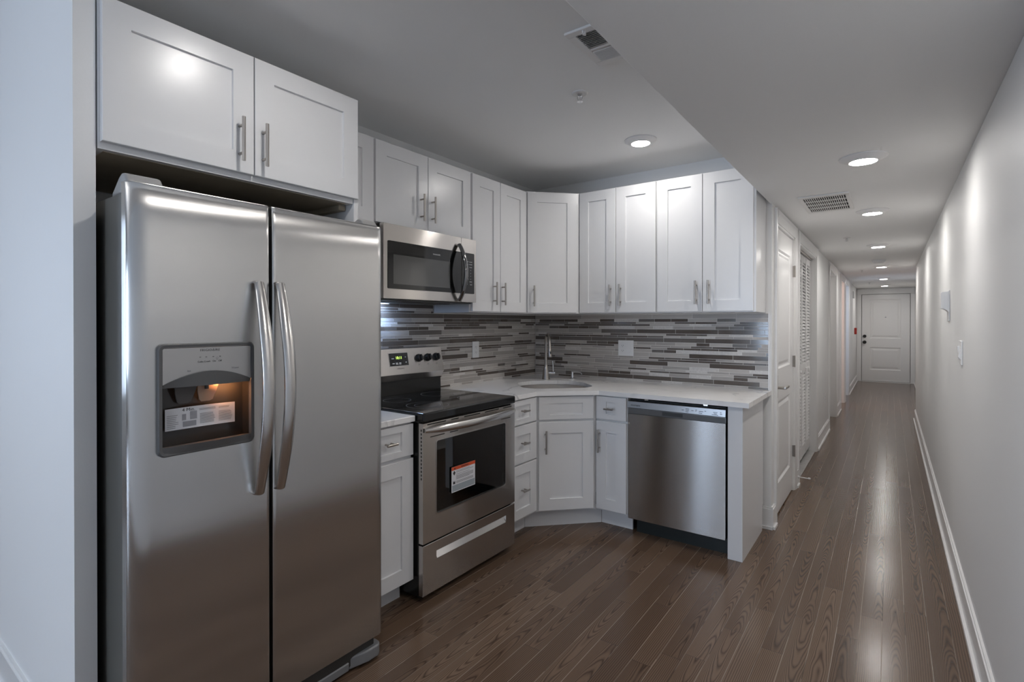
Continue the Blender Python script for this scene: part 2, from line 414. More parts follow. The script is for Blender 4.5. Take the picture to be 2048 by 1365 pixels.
def rr(x0, x1, z0, z1, r, n=5):
    rs = r if isinstance(r, (list, tuple)) else (r,) * 4      # bl, br, tr, tl
    pts = []
    for (cx, cz, a0, q) in ((x0 + rs[0], z0 + rs[0], PI, rs[0]), (x1 - rs[1], z0 + rs[1], 1.5 * PI, rs[1]), (x1 - rs[2], z1 - rs[2], 0, rs[2]), (x0 + rs[3], z1 - rs[3], 0.5 * PI, rs[3])):
        for k in range(n + 1):
            a = a0 + k * PI / 2 / n
            pts.append((cx + q * math.cos(a), cz + q * math.sin(a)))
    return pts
def tag(o, label, cat, group=None):
    o['label'] = label; o['category'] = cat
    if group: o['group'] = group
    return o
def thing(name, label, cat, loc=(0, 0, 0), rz=0.0, group=None):
    o = bpy.data.objects.new(name, None); COL.objects.link(o); o.empty_display_size = 0.1
    o.location = loc; o.rotation_euler = (0, 0, rz)
    return tag(o, label, cat, group)
def struct(name, mb, mats, smooth=0):
    o = mb.build(name, mats, None, smooth); o['kind'] = 'structure'; return o
def copy_tree(o, parent=None):
    c = o.copy(); COL.objects.link(c)
    if parent is not None: c.parent = parent
    for ch in list(o.children):
        copy_tree(ch, c)
    return c
def lettering(name, body, size, mat, parent, x, y, z, align='CENTER', depth=0.0004, bold=0.0, space=1.0, tf=None):
    """flat raised text standing in the local xz plane, facing -y; baseline at z"""
    cu = bpy.data.curves.new(name, 'FONT'); cu.body = body; cu.size = size; cu.align_x = align
    cu.extrude = depth / 2; cu.space_character = space; cu.offset = bold; cu.resolution_u = 3
    t = bpy.data.objects.new(name, cu); COL.objects.link(t)
    bpy.context.view_layer.update()
    dg = bpy.context.evaluated_depsgraph_get()
    me = bpy.data.meshes.new_from_object(t.evaluated_get(dg))
    bpy.data.objects.remove(t); bpy.data.curves.remove(cu)
    for v in me.vertices:
        a, b_, c = v.co
        v.co = tf(a, b_, c) if tf else (x + a, y - c, z + b_)
    me.materials.clear(); me.materials.append(mat)
    o = bpy.data.objects.new(name, me); COL.objects.link(o)
    if parent is not None: o.parent = parent
    return o

# ------------------------------------------------------------------ the setting
XL, YB = -2.49, 3.77                    # kitchen left wall, back wall
XH = -0.63                              # hall, left wall
XR = 0.29                               # right wall
ZK, ZH = 2.50, 2.14                     # kitchen ceiling, hall ceiling
YE = 14.45                              # end of the hall
m = MB(); m.box(-5.6, 0.6, -7.3, YE + 0.2, -0.05, 0.0); struct('floor', m, M['floor'])
ZR = 2.80                               # ceiling of the room behind the camera
m = MB(); m.box(-2.65, -0.63, 0.462, YB + 0.1, ZK, ZR + 0.08); struct('ceiling', m, M['ceiling'])
m = MB(); m.box(-5.6, -0.63, -7.3, 0.4615, ZR, ZR + 0.08); struct('ceiling_rear', m, M['ceiling'])
m = MB(); m.box(-0.64, XR + 0.3, -7.3, YE + 0.2, ZH, ZR + 0.08, 0.003); struct('ceiling_hall', m, M['ceiling'])
m = MB(); m.box(XL - 0.12, XL, 0.513, YB + 0.08, 0, ZK); struct('wall_left', m, M['wall'])
m = MB(); m.box(XL - 0.12, XH - 0.10, YB, YB + 0.08, 0, ZK); m.box(XH - 0.10, -0.6405, YB, YB + 0.08, ZH, ZK); struct('wall_back', m, M['wall'])
m = MB(); m.box(-5.6, -2.655, 0.460, 0.512, 0, ZR); m.box(-2.655, -1.86, 0.460, 0.512, 0, ZK); m.box(-2.655, -1.86, 0.460, 0.4615, ZK, ZR); struct('wall_partition', m, M['wall'])
m = MB(); m.box(XR, XR + 0.12, -7.3, 9.2, 0, ZH, 0.006, 2); struct('wall_right', m, M['wall'])
m = MB(); m.box(0.45, 0.57, 9.2, YE + 0.1, 0, ZH); struct('wall_right_far', m, M['wall'])
m = MB(); m.box(-5.62, -5.5, -7.3, -3.95, 0, ZR); m.box(-5.62, -5.5, -1.25, 0.5, 0, ZR); m.box(-5.62, -5.5, -3.95, -1.25, 0, 0.6); m.box(-5.62, -5.5, -3.95, -1.25, 2.4, ZR); struct('wall_rear_left', m, M['wall'])
m = MB()
for q in ((-3.95, -3.89, 0.6, 2.4), (-1.31, -1.25, 0.6, 2.4), (-2.63, -2.57, 0.66, 2.34), (-3.89, -1.31, 0.6, 0.66), (-3.89, -1.31, 2.34, 2.4)): m.box(-5.59, -5.53, q[0], q[1], q[2], q[3])
f = struct('window_3', m, M['trim'])  # added side window, out of view, opened to let fill light in
m = MB(); m.box(-5.565, -5.56, -3.9, -1.3, 0.65, 2.35); m.build('window_pane', M['pane'], f, 0)
# rear wall with two window openings
WIN = [(-4.10, -3.45), (-2.75, -0.75)]
m = MB(); x = -5.6
for a, b in WIN:
    m.box(x, a, -7.1, -7.0, 0, ZR); m.box(a, b, -7.1, -7.0, 0, 0.5); m.box(a, b, -7.1, -7.0, 2.2, ZR); x = b
m.box(x, XR + 0.12, -7.1, -7.0, 0, ZR); struct('wall_rear', m, M['wall'])
for i, (a, b) in enumerate(WIN):
    m = MB()
    for q in ((a, a + 0.06, 0.5, 2.2), (b - 0.06, b, 0.5, 2.2), (a, b, 0.5, 0.56), (a, b, 2.14, 2.2), (a, b, 1.33, 1.37)):
        m.box(q[0], q[1], -7.09, -7.03, q[2], q[3])
    f = struct('window_%d' % (i + 1), m, M['trim'])
    m = MB(); m.box(a + 0.05, b - 0.05, -7.065, -7.06, 0.55, 2.15); m.build('window_pane', M['pane'], f, 0)

m = MB()                                # added dark boards, unseen, reflected as brown bands in the dishwasher
m.box(-4.42, -4.10, -7.0, -6.97, 0, 2.4); m.box(-3.45, -3.12, -7.0, -6.97, 0, 2.4); m.box(-4.10, -3.45, -7.0, -6.97, 2.2, 2.4)
struct('trim_10', m, flat('dark_wood', (0.06, 0.035, 0.022), 0.4))

# hall left wall: openings (y0, y1)
D1, D2, D3, D4, D5 = (3.93, 4.755), (5.0, 6.29), (7.72, 8.78), (9.62, 10.40), (10.62, 11.55)
ZD = 2.04
m = MB(); y = YB
for a, b in (D1, D2, D3, D4, D5):
    m.box(XH - 0.10, XH, y, a, 0, ZH); m.box(XH - 0.10, XH, a, b, ZD, ZH); y = b
m.box(XH - 0.10, XH, y, YE, 0, ZH); struct('wall_hall_left', m, M['wall'])
m = MB()
m.box(-1.0, -0.555, YE, YE + 0.1, 0, ZH); m.box(0.385, 0.6, YE, YE + 0.1, 0, ZH); m.box(-0.555, 0.385, YE, YE + 0.1, 2.02, ZH)
m.box(-1.0, 0.6, YE + 0.1, YE + 0.15, 0, ZH); struct('wall_end', m, M['wall'])
# rooms behind the hall doors
m = MB()
m.box(-2.5, -2.4, 8.9, YE, 0, ZH + 0.2); m.box(-2.4, XH - 0.10, 8.9, 9.0, 0, ZH + 0.2); m.box(-2.4, XH - 0.10, 10.46, 10.56, 0, ZH + 0.2)
m.box(-2.5, XH - 0.10, 8.9, YE, ZH + 0.2, ZH + 0.3); m.box(-2.5, XH - 0.1, YE, YE + 0.1, 0, ZH + 0.3)
struct('wall_bedrooms', m, M['wall'])
m = MB()
m.box(-2.5, -2.4, YB + 0.08, 8.9, 0, ZH + 0.3); m.box(-2.4, XH - 0.10, YB + 0.08, 8.9, ZH, ZH + 0.1); m.box(-2.4, XH - 0.10, 4.86, 4.92, 0, ZH); m.box(-2.4, XH - 0.10, 6.42, 6.48, 0, ZH)
struct('wall_closets', m, M['wall'])
def casing(i, y0, y1, w=0.07, x=XH, head=True, top=ZD):
    """door casing round an opening of the hall's left wall, with jamb lining"""
    m = MB()
    prof = lambda s0, s1: [(x, s0), (x + 0.016, s0), (x + 0.020, s0 + (s1 - s0) * 0.25), (x + 0.014, s0 + (s1 - s0) * 0.7), (x + 0.010, s1), (x, s1)]
    zt = min(ZH, top + w + 0.02); m.prism(prof(y0 - w, y0), 0, zt); m.prism(prof(y1 + w, y1), 0, zt)
    pr = [(x, top), (x + 0.010, top), (x + 0.014, top + w * 0.3), (x + 0.020, top + w * 0.75), (x + 0.016, min(ZH, top + w + 0.02)), (x, min(ZH, top + w + 0.02))]
    m.prism(pr, y0, y1, 'y')
    m.box(x - 0.105, x + 0.004, y0 - 0.001, y0 + 0.015, 0, top); m.box(x - 0.105, x + 0.004, y1 - 0.015, y1 + 0.001, 0, top)
    m.box(x - 0.105, x + 0.004, y0, y1, top - 0.015, top + 0.002)
    return struct('trim_%d' % i, m, M['trim'])
casing(1, *D1); casing(2, *D2); casing(3, *D3); casing(4, *D4); casing(5, *D5)
# end door casing
m = MB()
m.box(-0.625, -0.535, YE - 0.02, YE, 0, 2.0, 0.003); m.box(0.365, 0.449, YE - 0.02, YE, 0, 2.0, 0.003); m.box(-0.625, 0.449, YE - 0.02, YE, 2.0005, 2.12, 0.003)
m.box(-0.535, 0.365, YE - 0.03, YE + 0.02, 0, 0.018)
struct('trim_6', m, M['trim'])
# baseboards
def base(name, segs):
    m = MB()
    for (p, q, nx, ny) in segs:      # run from p to q, (nx, ny) = out of the wall
        (xa, ya), (xb, yb) = p, q
        for t, z0, z1 in ((0.014, 0, 0.13), (0.009, 0.13, 0.142), (0.026, 0, 0.018)):
            xs = sorted((xa, xb, xa + nx * t, xb + nx * t)); ys = sorted((ya, yb, ya + ny * t, yb + ny * t))
            m.box(xs[0], xs[-1], ys[0], ys[-1], z0, z1)
    return struct(name, m, M['trim'])
base('baseboard_right', [((XR, -7), (XR, 9.2), -1, 0), ((XR, 9.2), (0.45, 9.2), 0, 1), ((0.45, 9.2), (0.45, YE), -1, 0)])
base('baseboard_back', [((-0.74, YB), (XH + 0.012, YB), 0, -1), ((XH, YB - 0.013), (XH, D1[0] - 0.07), 1, 0)])
base('baseboard_hall_left', [((XH, D1[1] + 0.07), (XH, D2[0] - 0.07), 1, 0), ((XH, D2[1] + 0.07), (XH, D3[0] - 0.07), 1, 0), ((XH, D3[1] + 0.07), (XH, D4[0] - 0.07), 1, 0), ((XH, D5[1] + 0.07), (XH, YE - 0.02), 1, 0)])
base('baseboard_rear', [((-5.5, 0.46), (-1.86, 0.46), 0, -1)])

# ---- hall doors
def panel_door(name, y0, y1, xf, split=True):
    o = bpy.data.objects.new(name, None); COL.objects.link(o); o['kind'] = 'structure'
    o.location = (xf, y0, 0); o.rotation_euler = (0, 0, PI / 2)
    w = y1 - y0
    m = MB(); m.plate(0.003, w - 0.003, 0.012, ZD - 0.018, 0, 0.035, [(0.13, w - 0.13, 0.22, 0.80), (0.13, w - 0.13, 1.03, 1.88)], 0.010, 0.012, (0.012, 0.022, 0.007))
    m.build('door_leaf', M['trim'], o, 0)
    return o
d1 = panel_door('door_1', D1[0] + 0.015, D1[1] - 0.015, XH - 0.008)
wd = D1[1] - D1[0] - 0.03
for zc in (1.77, 1.045, 0.32):
    m = MB(); m.box(wd - 0.002, wd + 0.016, -0.012, 0.002, zc - 0.045, zc + 0.045, 0.001); m.cyl((wd - 0.001, -0.016, zc - 0.046), (wd - 0.001, -0.016, zc + 0.046), 0.006)
    m.build('hinge', M['nickel'], d1)
m = MB(); m.box(0.055, 0.085, -0.006, 0, 0.83, 0.99, 0.002); m.cyl((0.07, 0, 0.905), (0.07, -0.052, 0.905), 0.010)
m.box(0.06, 0.195, -0.062, -0.045, 0.896, 0.914, 0.003); m.build('door_handle', M['nickel'], d1)
# louvred bifold closet door
cl = bpy.data.objects.new('door_2', None); COL.objects.link(cl); cl['kind'] = 'structure'
cl.location = (XH - 0.05, D2[0] + 0.015, 0); cl.rotation_euler = (0, 0, PI / 2)
pw = (D2[1] - D2[0] - 0.03) / 4
m = MB(); z0, z1 = 0.055, ZD - 0.035
m.box(0.004, 0.037, 0, 0.03, z0, z1); m.box(pw - 0.037, pw - 0.004, 0, 0.03, z0, z1)
for a, b in ((z0, z0 + 0.10), (0.86, 0.95), (z1 - 0.06, z1)): m.box(0.037, pw - 0.037, 0.003, 0.027, a, b)
for a, b, nn in ((z0 + 0.10, 0.86, 22), (0.95, z1 - 0.06, 32)):
    for k in range(nn):
        zc = a + (k + 0.5) * (b - a) / nn
        v = [(0.036, 0.003, zc - 0.016), (pw - 0.036, 0.003, zc - 0.016), (pw - 0.036, 0.026, zc + 0.011), (0.036, 0.026, zc + 0.011)]
        m.hull(v + [(p[0], p[1], p[2] + 0.006) for p in v], [(0, 3, 2, 1), (4, 5, 6, 7), (0, 1, 5, 4), (1, 2, 6, 5), (2, 3, 7, 6), (3, 0, 4, 7)])
leaf = m.build('louver_leaf', M['trim'], cl, 0)
for k in range(1, 4):
    c = leaf.copy(); COL.objects.link(c); c.location = (pw * k, 0, 0)
for xx in (pw + 0.045, 3 * pw - 0.045):
    m = MB(); m.lathe([(0.0, -0.034), (0.012, -0.033), (0.017, -0.026), (0.014, -0.016), (0.007, -0.010), (0.008, 0.0)], (xx, 0, 0.905), 16, 'y'); m.build('knob', M['trim'], cl)
m = MB(); m.box(XH - 0.10, XH - 0.002, D2[0] + 0.016, D2[1] - 0.016, 0, 0.014, 0.004)
struct('trim_7', m, M['marble'])
m = MB(); m.box(XH - 0.09, XH - 0.035, D2[0] + 0.016, D2[1] - 0.016, ZD - 0.03, ZD - 0.015); struct('trim_8', m, M['nickel'])
panel_door('door_3', D3[0] + 0.015, D3[1] - 0.015, XH - 0.075)
# entrance door at the end of the hall
d4 = bpy.data.objects.new('door_4', None); COL.objects.link(d4); d4['kind'] = 'structure'; d4.location = (-0.53, YE - 0.006, 0)
m = MB(); m.plate(0.004, 0.886, 0.024, 1.992, 0, 0.04, [(0.155, 0.725, 0.28, 0.79), (0.155, 0.725, 0.995, 1.88)], 0.012, 0.016, (0.02, 0.03, 0.008)); m.build('door_leaf', M['trim'], d4, 0)
m = MB(); m.lathe([(0.0, -0.03), (0.030, -0.028), (0.033, -0.012), (0.036, 0.0)], (0.055, 0, 1.04), 24, 'y'); m.build('deadbolt', M['black'], d4)
m = MB(); m.lathe([(0.0, -0.062), (0.026, -0.058), (0.034, -0.045), (0.026, -0.026), (0.014, -0.018), (0.036, -0.008), (0.038, 0.0)], (0.055, 0, 0.905), 24, 'y'); m.build('door_knob', M['black'], d4)
m = MB(); m.lathe([(0.0, -0.003), (0.008, -0.004), (0.013, -0.003), (0.014, 0.0)], (0.446, 0, 1.475), 16, 'y'); m.build('peephole', M['chrome'], d4)

# lights in the two rooms behind the hall doors
def point(name, loc, p, col, r=0.08):
    l = bpy.data.lights.new(name, 'POINT'); l.energy = p; l.color = col; l.shadow_soft_size = r
    o = bpy.data.objects.new(name, l); COL.objects.link(o); o.location = loc
point('bathroom_lamp', (-1.4, 9.6, 2.0), 9, (1.0, 0.72, 0.62))
point('bedroom_daylight', (-1.6, 11.1, 1.5), 9, (0.62, 0.76, 1.0), 0.3)

# ------------------------------------------------------------------ cabinet parts
RAIL = 0.072
def bar_pull(name, parent, x, z, L=0.152, horiz=False, y=-0.02):
    """bar pull on a front at local y; posts 0.096 apart (0.032 on the small ones)"""
    m = MB(); d = 0.032; h = L / 2; p = 0.048 if L > 0.1 else 0.016
    if horiz:
        m.cyl((x - h, y - d, z), (x + h, y - d, z), 0.006, 14)
        for s in (-p, p): m.cyl((x + s, y + 0.0005, z), (x + s, y - d, z), 0.0045, 12)
    else:
        m.cyl((x, y - d, z - h), (x, y - d, z + h), 0.006, 14)
        for s in (-p, p): m.cyl((x, y + 0.0005, z + s), (x, y - d, z + s), 0.0045, 12)
    return m.build(name, M['nickel'], parent)
def front(name, parent, x0, x1, z0, z1, rail=RAIL, railz=None):
    m = MB(); rz = rail if railz is None else railz
    m.plate(x0, x1, z0, z1, -0.02, 0.0195, [(x0 + rail, x1 - rail, z0 + rz, z1 - rz)], 0.009, 0.0012)
    return m.build(name, M['cab'], parent, 0)
def wall_cab(label, loc, rz, w, z0, z1, doors, depth=0.31, zd=None, pulls=None):
    """doors: list of (x0, x1, pull side)"""
    o = thing('wall_cabinet', label, 'cabinet', loc, rz)
    m = MB(); m.box(0, w, 0, depth, z0, z1)
    m.build('cabinet_box', M['cab'], o, 0)
    for (a, b, side) in doors:
        d = front('door', o, a, b, z0 + 0.005 if zd is None else zd, z1 - 0.005)
        if side:
            zz = (z0 + 0.005 if zd is None else zd) + 0.125
            bar_pull('handle', d, a + 0.035 if side == 'l' else b - 0.035, zz if pulls is None else pulls)
    return o
# --- upper cabinets on the left wall (front towards +x)
R90 = PI / 2
fc = thing('wall_cabinet', 'wide deep two-door white cabinet above the refrigerator', 'cabinet', (-1.86, 0.516, 0), R90)
m = MB(); m.box(0, 0.886, 0, 0.62, 1.866, 2.316); m.build('cabinet_box', M['cab'], fc, 0)
m = MB(); m.box(0.02, 0.866, 0.02, 0.60, 1.8635, 1.8665); m.build('underside', M['cab_in'], fc, 0)
m = MB(); m.box(0.852, 0.884, 0.05, 0.60, 1.842, 1.8635); m.build('support_cleat', M['cab_in'], fc, 0)
for a, b, s in ((0.006, 0.449, 'r'), (0.453, 0.899, 'l')):
    d = front('door', fc, a, b, 1.886, 2.308); bar_pull('handle', d, b - 0.052 if s == 'r' else a + 0.028, 1.996)
fp = MB(); fp.box(-2.485, -1.857, 1.405, 1.426, 0, 2.316)
tag(fp.build('end_panel', M['cab'], None, 0), 'tall white panel standing between refrigerator and narrow base cabinet', 'panel')
nc = thing('wall_cabinet', 'narrow white wall cabinet squeezed between refrigerator cabinet and microwave cabinet', 'cabinet', (-2.17, 1.428, 0), R90)
m = MB(); m.box(0, 0.328, 0, 0.31, 1.866, 2.316); m.build('cabinet_box', M['cab'], nc, 0)
front('door', nc, 0.006, 0.323, 1.872, 2.311)
mc = thing('wall_cabinet', 'short two-door white wall cabinet directly above the microwave', 'cabinet', (-2.17, 1.758, 0), R90)
m = MB(); m.box(0, 0.762, 0, 0.31, 1.875, 2.316); m.build('cabinet_box', M['cab'], mc, 0)
for a, b, px in ((0.006, 0.380, 0.323), (0.384, 0.757, 0.411)):
    d = front('door', mc, a, b, 1.882, 2.311); bar_pull('handle', d, px, 2.006)
tc_ = thing('wall_cabinet', 'tall two-door white wall cabinet between microwave and the angled corner cabinet', 'cabinet', (-2.17, 2.522, 0), R90)
m = MB(); m.box(0, 0.62, 0, 0.31, 1.424, 2.318); m.build('cabinet_box', M['cab'], tc_, 0)
for a, b, px in ((0.012, 0.302, 0.226), (0.306, 0.616, 0.321)):
    d = front('door', tc_, a, b, 1.43, 2.312); bar_pull('handle', d, px, 1.552)
# --- angled upper corner cabinet
n45 = Vector((1, -1, 0)) / math.sqrt(2)
p0 = Vector((-2.16, 3.14, 0)) - n45 * 0.02
cu = thing('wall_cabinet', 'angled single-door white corner wall cabinet above the sink', 'cabinet', p0, PI / 4)
m = MB(); m.prism([(-2.172, 3.145), (-1.885, 3.446), (-1.885, 3.766), (-2.487, 3.766), (-2.487, 3.145)], 1.424, 2.322); m.build('cabinet_box', M['cab'], cu, 0, world=True)
d = front('door', cu, 0.016, 0.388, 1.43, 2.315); bar_pull('handle', d, 0.061, 1.552)
# --- upper cabinets on the back wall
ra = thing('wall_cabinet', 'two-door white wall cabinet beside the corner, over outlet with switch', 'cabinet', (-1.883, 3.457, 0))
m = MB(); m.box(0, 0.595, 0, 0.31, 1.424, 2.325); m.build('cabinet_box', M['cab'], ra, 0)
for a, b, px in ((0.008, 0.297, 0.262), (0.301, 0.592, 0.338)):
    d = front('door', ra, a, b, 1.43, 2.320); bar_pull('handle', d, px, 1.553)
rb = thing('wall_cabinet', 'rightmost two-door white wall cabinet, above the dishwasher next to the hallway', 'cabinet', (-1.286, 3.457, 0))
m = MB(); m.box(0, 0.622, 0, 0.31, 1.424, 2.325); m.build('cabinet_box', M['cab'], rb, 0)
for a, b, px in ((0.006, 0.304, 0.268), (0.308, 0.609, 0.347)):
    d = front('door', rb, a, b, 1.43, 2.320); bar_pull('handle', d, px, 1.553)

# --- base cabinets
def base_box(o, w, depth=0.60, top=0.881):
    m = MB(); t = 0.018
    m.box(0, w, 0, t, 0.115, top); m.box(0, t, t, depth, 0.115, top); m.box(w - t, w, t, depth, 0.115, top); m.box(t, w - t, t, depth, 0.115, 0.133)
    m.build('cabinet_box', M['cab'], o, 0)
    m = MB(); m.box(0, w, 0.08, 0.095, 0, 0.115); m.build('toe_kick', M['cab'], o, 0)
ba = thing('base_cabinet', 'narrow white base cabinet with drawer, between refrigerator and stove', 'cabinet', (-1.88, 1.430, 0), R90)
base_box(ba, 0.322)
d = front('drawer', ba, 0.006, 0.321, 0.722, 0.872, 0.072, 0.03); bar_pull('handle', d, 0.165, 0.80, 0.062, True)
d = front('door', ba, 0.006, 0.321, 0.118, 0.706)
bd = thing('base_cabinet', 'white three-drawer base cabinet just right of the stove', 'cabinet', (-1.88, 2.526, 0), R90)
base_box(bd, 0.314)
for a, b in ((0.722, 0.872), (0.478, 0.712), (0.134, 0.468)):
    d = front('drawer', bd, 0.006, 0.308, a, b, 0.072, 0.034 if b > 0.8 else 0.06); bar_pull('handle', d, 0.152, (a + b) / 2 + 0.008, 0.062, True)
p0 = Vector((-1.85, 2.845, 0)) - n45 * 0.02
bc = thing('base_cabinet', 'angled white corner base cabinet below the sink', 'cabinet', p0, PI / 4)
m = MB(); m.prism([(-0.018, 0.0), (0.391, 0.0), (0.375, 0.016), (-0.002, 0.016)], 0.115, 0.881)
m.build('cabinet_box', M['cab'], bc, 0)
m = MB(); m.prism([(-1.96, 2.843), (-1.5865, 3.220), (-1.602, 3.236), (-1.976, 2.857)], 0, 0.115); m.build('toe_kick', M['cab'], bc, 0, world=True)
m = MB(); m.plate(0, 0.371, 0.722, 0.872, -0.02, 0.0195, [(0.075, 0.296, 0.752, 0.828)], 0.007, 0.0012); m.build('false_drawer_front', M['cab'], bc, 0)
d = front('door', bc, 0, 0.371, 0.127, 0.708, 0.075); bar_pull('handle', d, 0.043, 0.580)
br = thing('base_cabinet', 'slim white base cabinet with drawer, between corner cabinet and dishwasher', 'cabinet', (-1.585, 3.142, 0))
base_box(br, 0.223, 0.60)
d = front('drawer', br, 0.006, 0.219, 0.722, 0.872, 0.072, 0.034); bar_pull('handle', d, 0.108, 0.795, 0.062, True)
d = front('door', br, 0.006, 0.219, 0.127, 0.708, 0.072); bar_pull('handle', d, 0.034, 0.580)
ep = MB(); ep.box(-0.752, -0.672, 3.142, 3.168, 0, 0.881, 0.001); ep.box(-0.690, -0.672, 3.168, 3.70, 0, 0.881); ep.box(-0.69, -0.676, 3.60, 3.745, 0.16, 0.881)
tag(ep.build('end_panel', M['cab'], None, 0), 'white end panel closing the counter run right of the dishwasher', 'panel')

# ------------------------------------------------------------------ countertops and sink
m = MB(); m.box(-2.485, -1.852, 1.429, 1.757, 0.8815, 0.910, 0.003)
tag(m.build('countertop', M['quartz'], None, 0), 'short white quartz countertop between refrigerator and stove', 'countertop')
SC = Vector((-1.975, 3.235, 0)); es, et = Vector((1, 1, 0)) / math.sqrt(2), Vector((-1, 1, 0)) / math.sqrt(2)
hole2d = rr(-0.262, 0.250, -0.232, 0.235, (0.13, 0.13, 0.20, 0.20), 10)
def sk(p, z, k=1.0): q = SC + es * (p[0] * k) + et * (p[1] * k); return (q.x, q.y, z)
outer = [(-2.485, 2.524), (-1.852, 2.524), (-1.852, 2.82), (-1.55, 3.105), (-0.632, 3.105), (-0.632, 3.765), (-2.485, 3.765)]
bm = bmesh.new()
def loop(pts):
    v = [bm.verts.new(p) for p in pts]
    return v, [bm.edges.new((v[i], v[(i + 1) % len(v)])) for i in range(len(v))]
for z in (0.910, 0.8815):
    vo, eo = loop([(x, y, z) for x, y in outer]); vh, eh = loop([sk(p, z) for p in hole2d])
    bmesh.ops.triangle_fill(bm, use_beauty=True, use_dissolve=False, edges=eo + eh)
    if z == 0.910: top = (vo, vh)
for a, b in ((top[0], vo), (top[1], vh)):
    for i in range(len(a)):
        j = (i + 1) % len(a); bm.faces.new((a[i], a[j], b[j], b[i]))
m = MB(); m.bm.free(); m.bm = bm
ct = m.build('countertop', M['quartz'], None, 0)
tag(ct, 'long angled white quartz countertop around the sink corner and over the dishwasher', 'countertop')
# sink bowl (open shell hanging under the slab)
m = MB(); loops = []
for k, z in ((1.03, 0.8805), (1.0, 0.879), (0.985, 0.80), (0.96, 0.74), (0.88, 0.715), (0.20, 0.705)):
    loops.append([sk(p, z, k) for p in hole2d])
m.ring(loops, True, False); m.face(loops[-1])
for f in m.bm.faces: pass
sink = thing('sink', 'stainless undermount corner sink set into the white countertop', 'sink', (SC.x, SC.y, 0.70), PI / 4)
m.build('bowl', M['sink_steel'], sink, 50, world=True)
m = MB(); m.lathe([(0.0, 0.006), (0.03, 0.006), (0.042, 0.010), (0.045, 0.006)], (0, 0, 0.0), 24); m.build('drain', M['chrome'], sink)
# faucet
fx, fy = -2.195, 3.478
fa = thing('faucet', 'tall brushed nickel gooseneck faucet behind the corner sink', 'faucet', (fx, fy, 0.910), -PI / 4)
m = MB(); m.lathe([(0.031, 0.0), (0.031, 0.004), (0.0275, 0.02), (0.0255, 0.045), (0.022, 0.075), (0.0145, 0.105), (0.0125, 0.115)], n=28); m.build('body', M['nickel'], fa, 60)
m = MB(); R = 0.062; path = [(0, 0, 0.11), (0, 0, 0.20), (0, 0, 0.29)] + [(R - R * math.cos(a), 0, 0.29 + R * math.sin(a)) for a in [k * PI / 12 for k in range(1, 12)]] + [(2 * R + 0.002, 0, 0.27), (2 * R + 0.008, 0, 0.255)]
m.tube(path, 0.0115, 16); m.build('spout', M['nickel'], fa, 60)
m = MB(); m.tube([(2 * R + 0.006, 0, 0.262), (2 * R + 0.010, 0, 0.24), (2 * R + 0.018, 0, 0.19), (2 * R + 0.019, 0, 0.184)], [0.0125, 0.0135, 0.017, 0.016], 18)
sh = m.build('spray_head', M['nickel'], fa, 60)
m = MB(); m.tube([(2 * R + 0.026, 0, 0.228), (2 * R + 0.0285, 0, 0.208)], 0.005, 10); m.build('button', M['dark_plastic'], sh)
m = MB()
hd = Vector((0.30, 0.954, 0)).normalized()         # lever sits on the hallway side
m.tube([hd * 0.018 + Vector((0, 0, 0.052)), hd * 0.072 + Vector((0, 0, 0.052))], 0.012, 18)
m.tube([hd * 0.058 + Vector((0, 0, 0.055)), hd * 0.056 + Vector((0, 0, 0.10)), hd * 0.052 + Vector((0, 0, 0.145))], 0.0045, 12); m.build('lever', M['chrome'], fa, 60)
so = thing('soap_dispenser', 'short chrome soap dispenser pump right of the faucet', 'soap dispenser', (-2.045, 3.632, 0.910), 0.15)
m = MB(); m.lathe([(0.024, 0), (0.024, 0.004), (0.014, 0.008), (0.012, 0.012), (0.012, 0.048), (0.010, 0.052)], n=24); m.build('body', M['chrome'], so, 60)
m = MB(); m.tube([(0, 0, 0.050), (0, 0, 0.060)], 0.010, 18); m.tube([(0.0, 0, 0.056), (0.05, -0.012, 0.058), (0.078, -0.019, 0.055), (0.088, -0.022, 0.042)], [0.006, 0.005, 0.0045, 0.004], 12); m.build('spout', M['chrome'], so, 60)

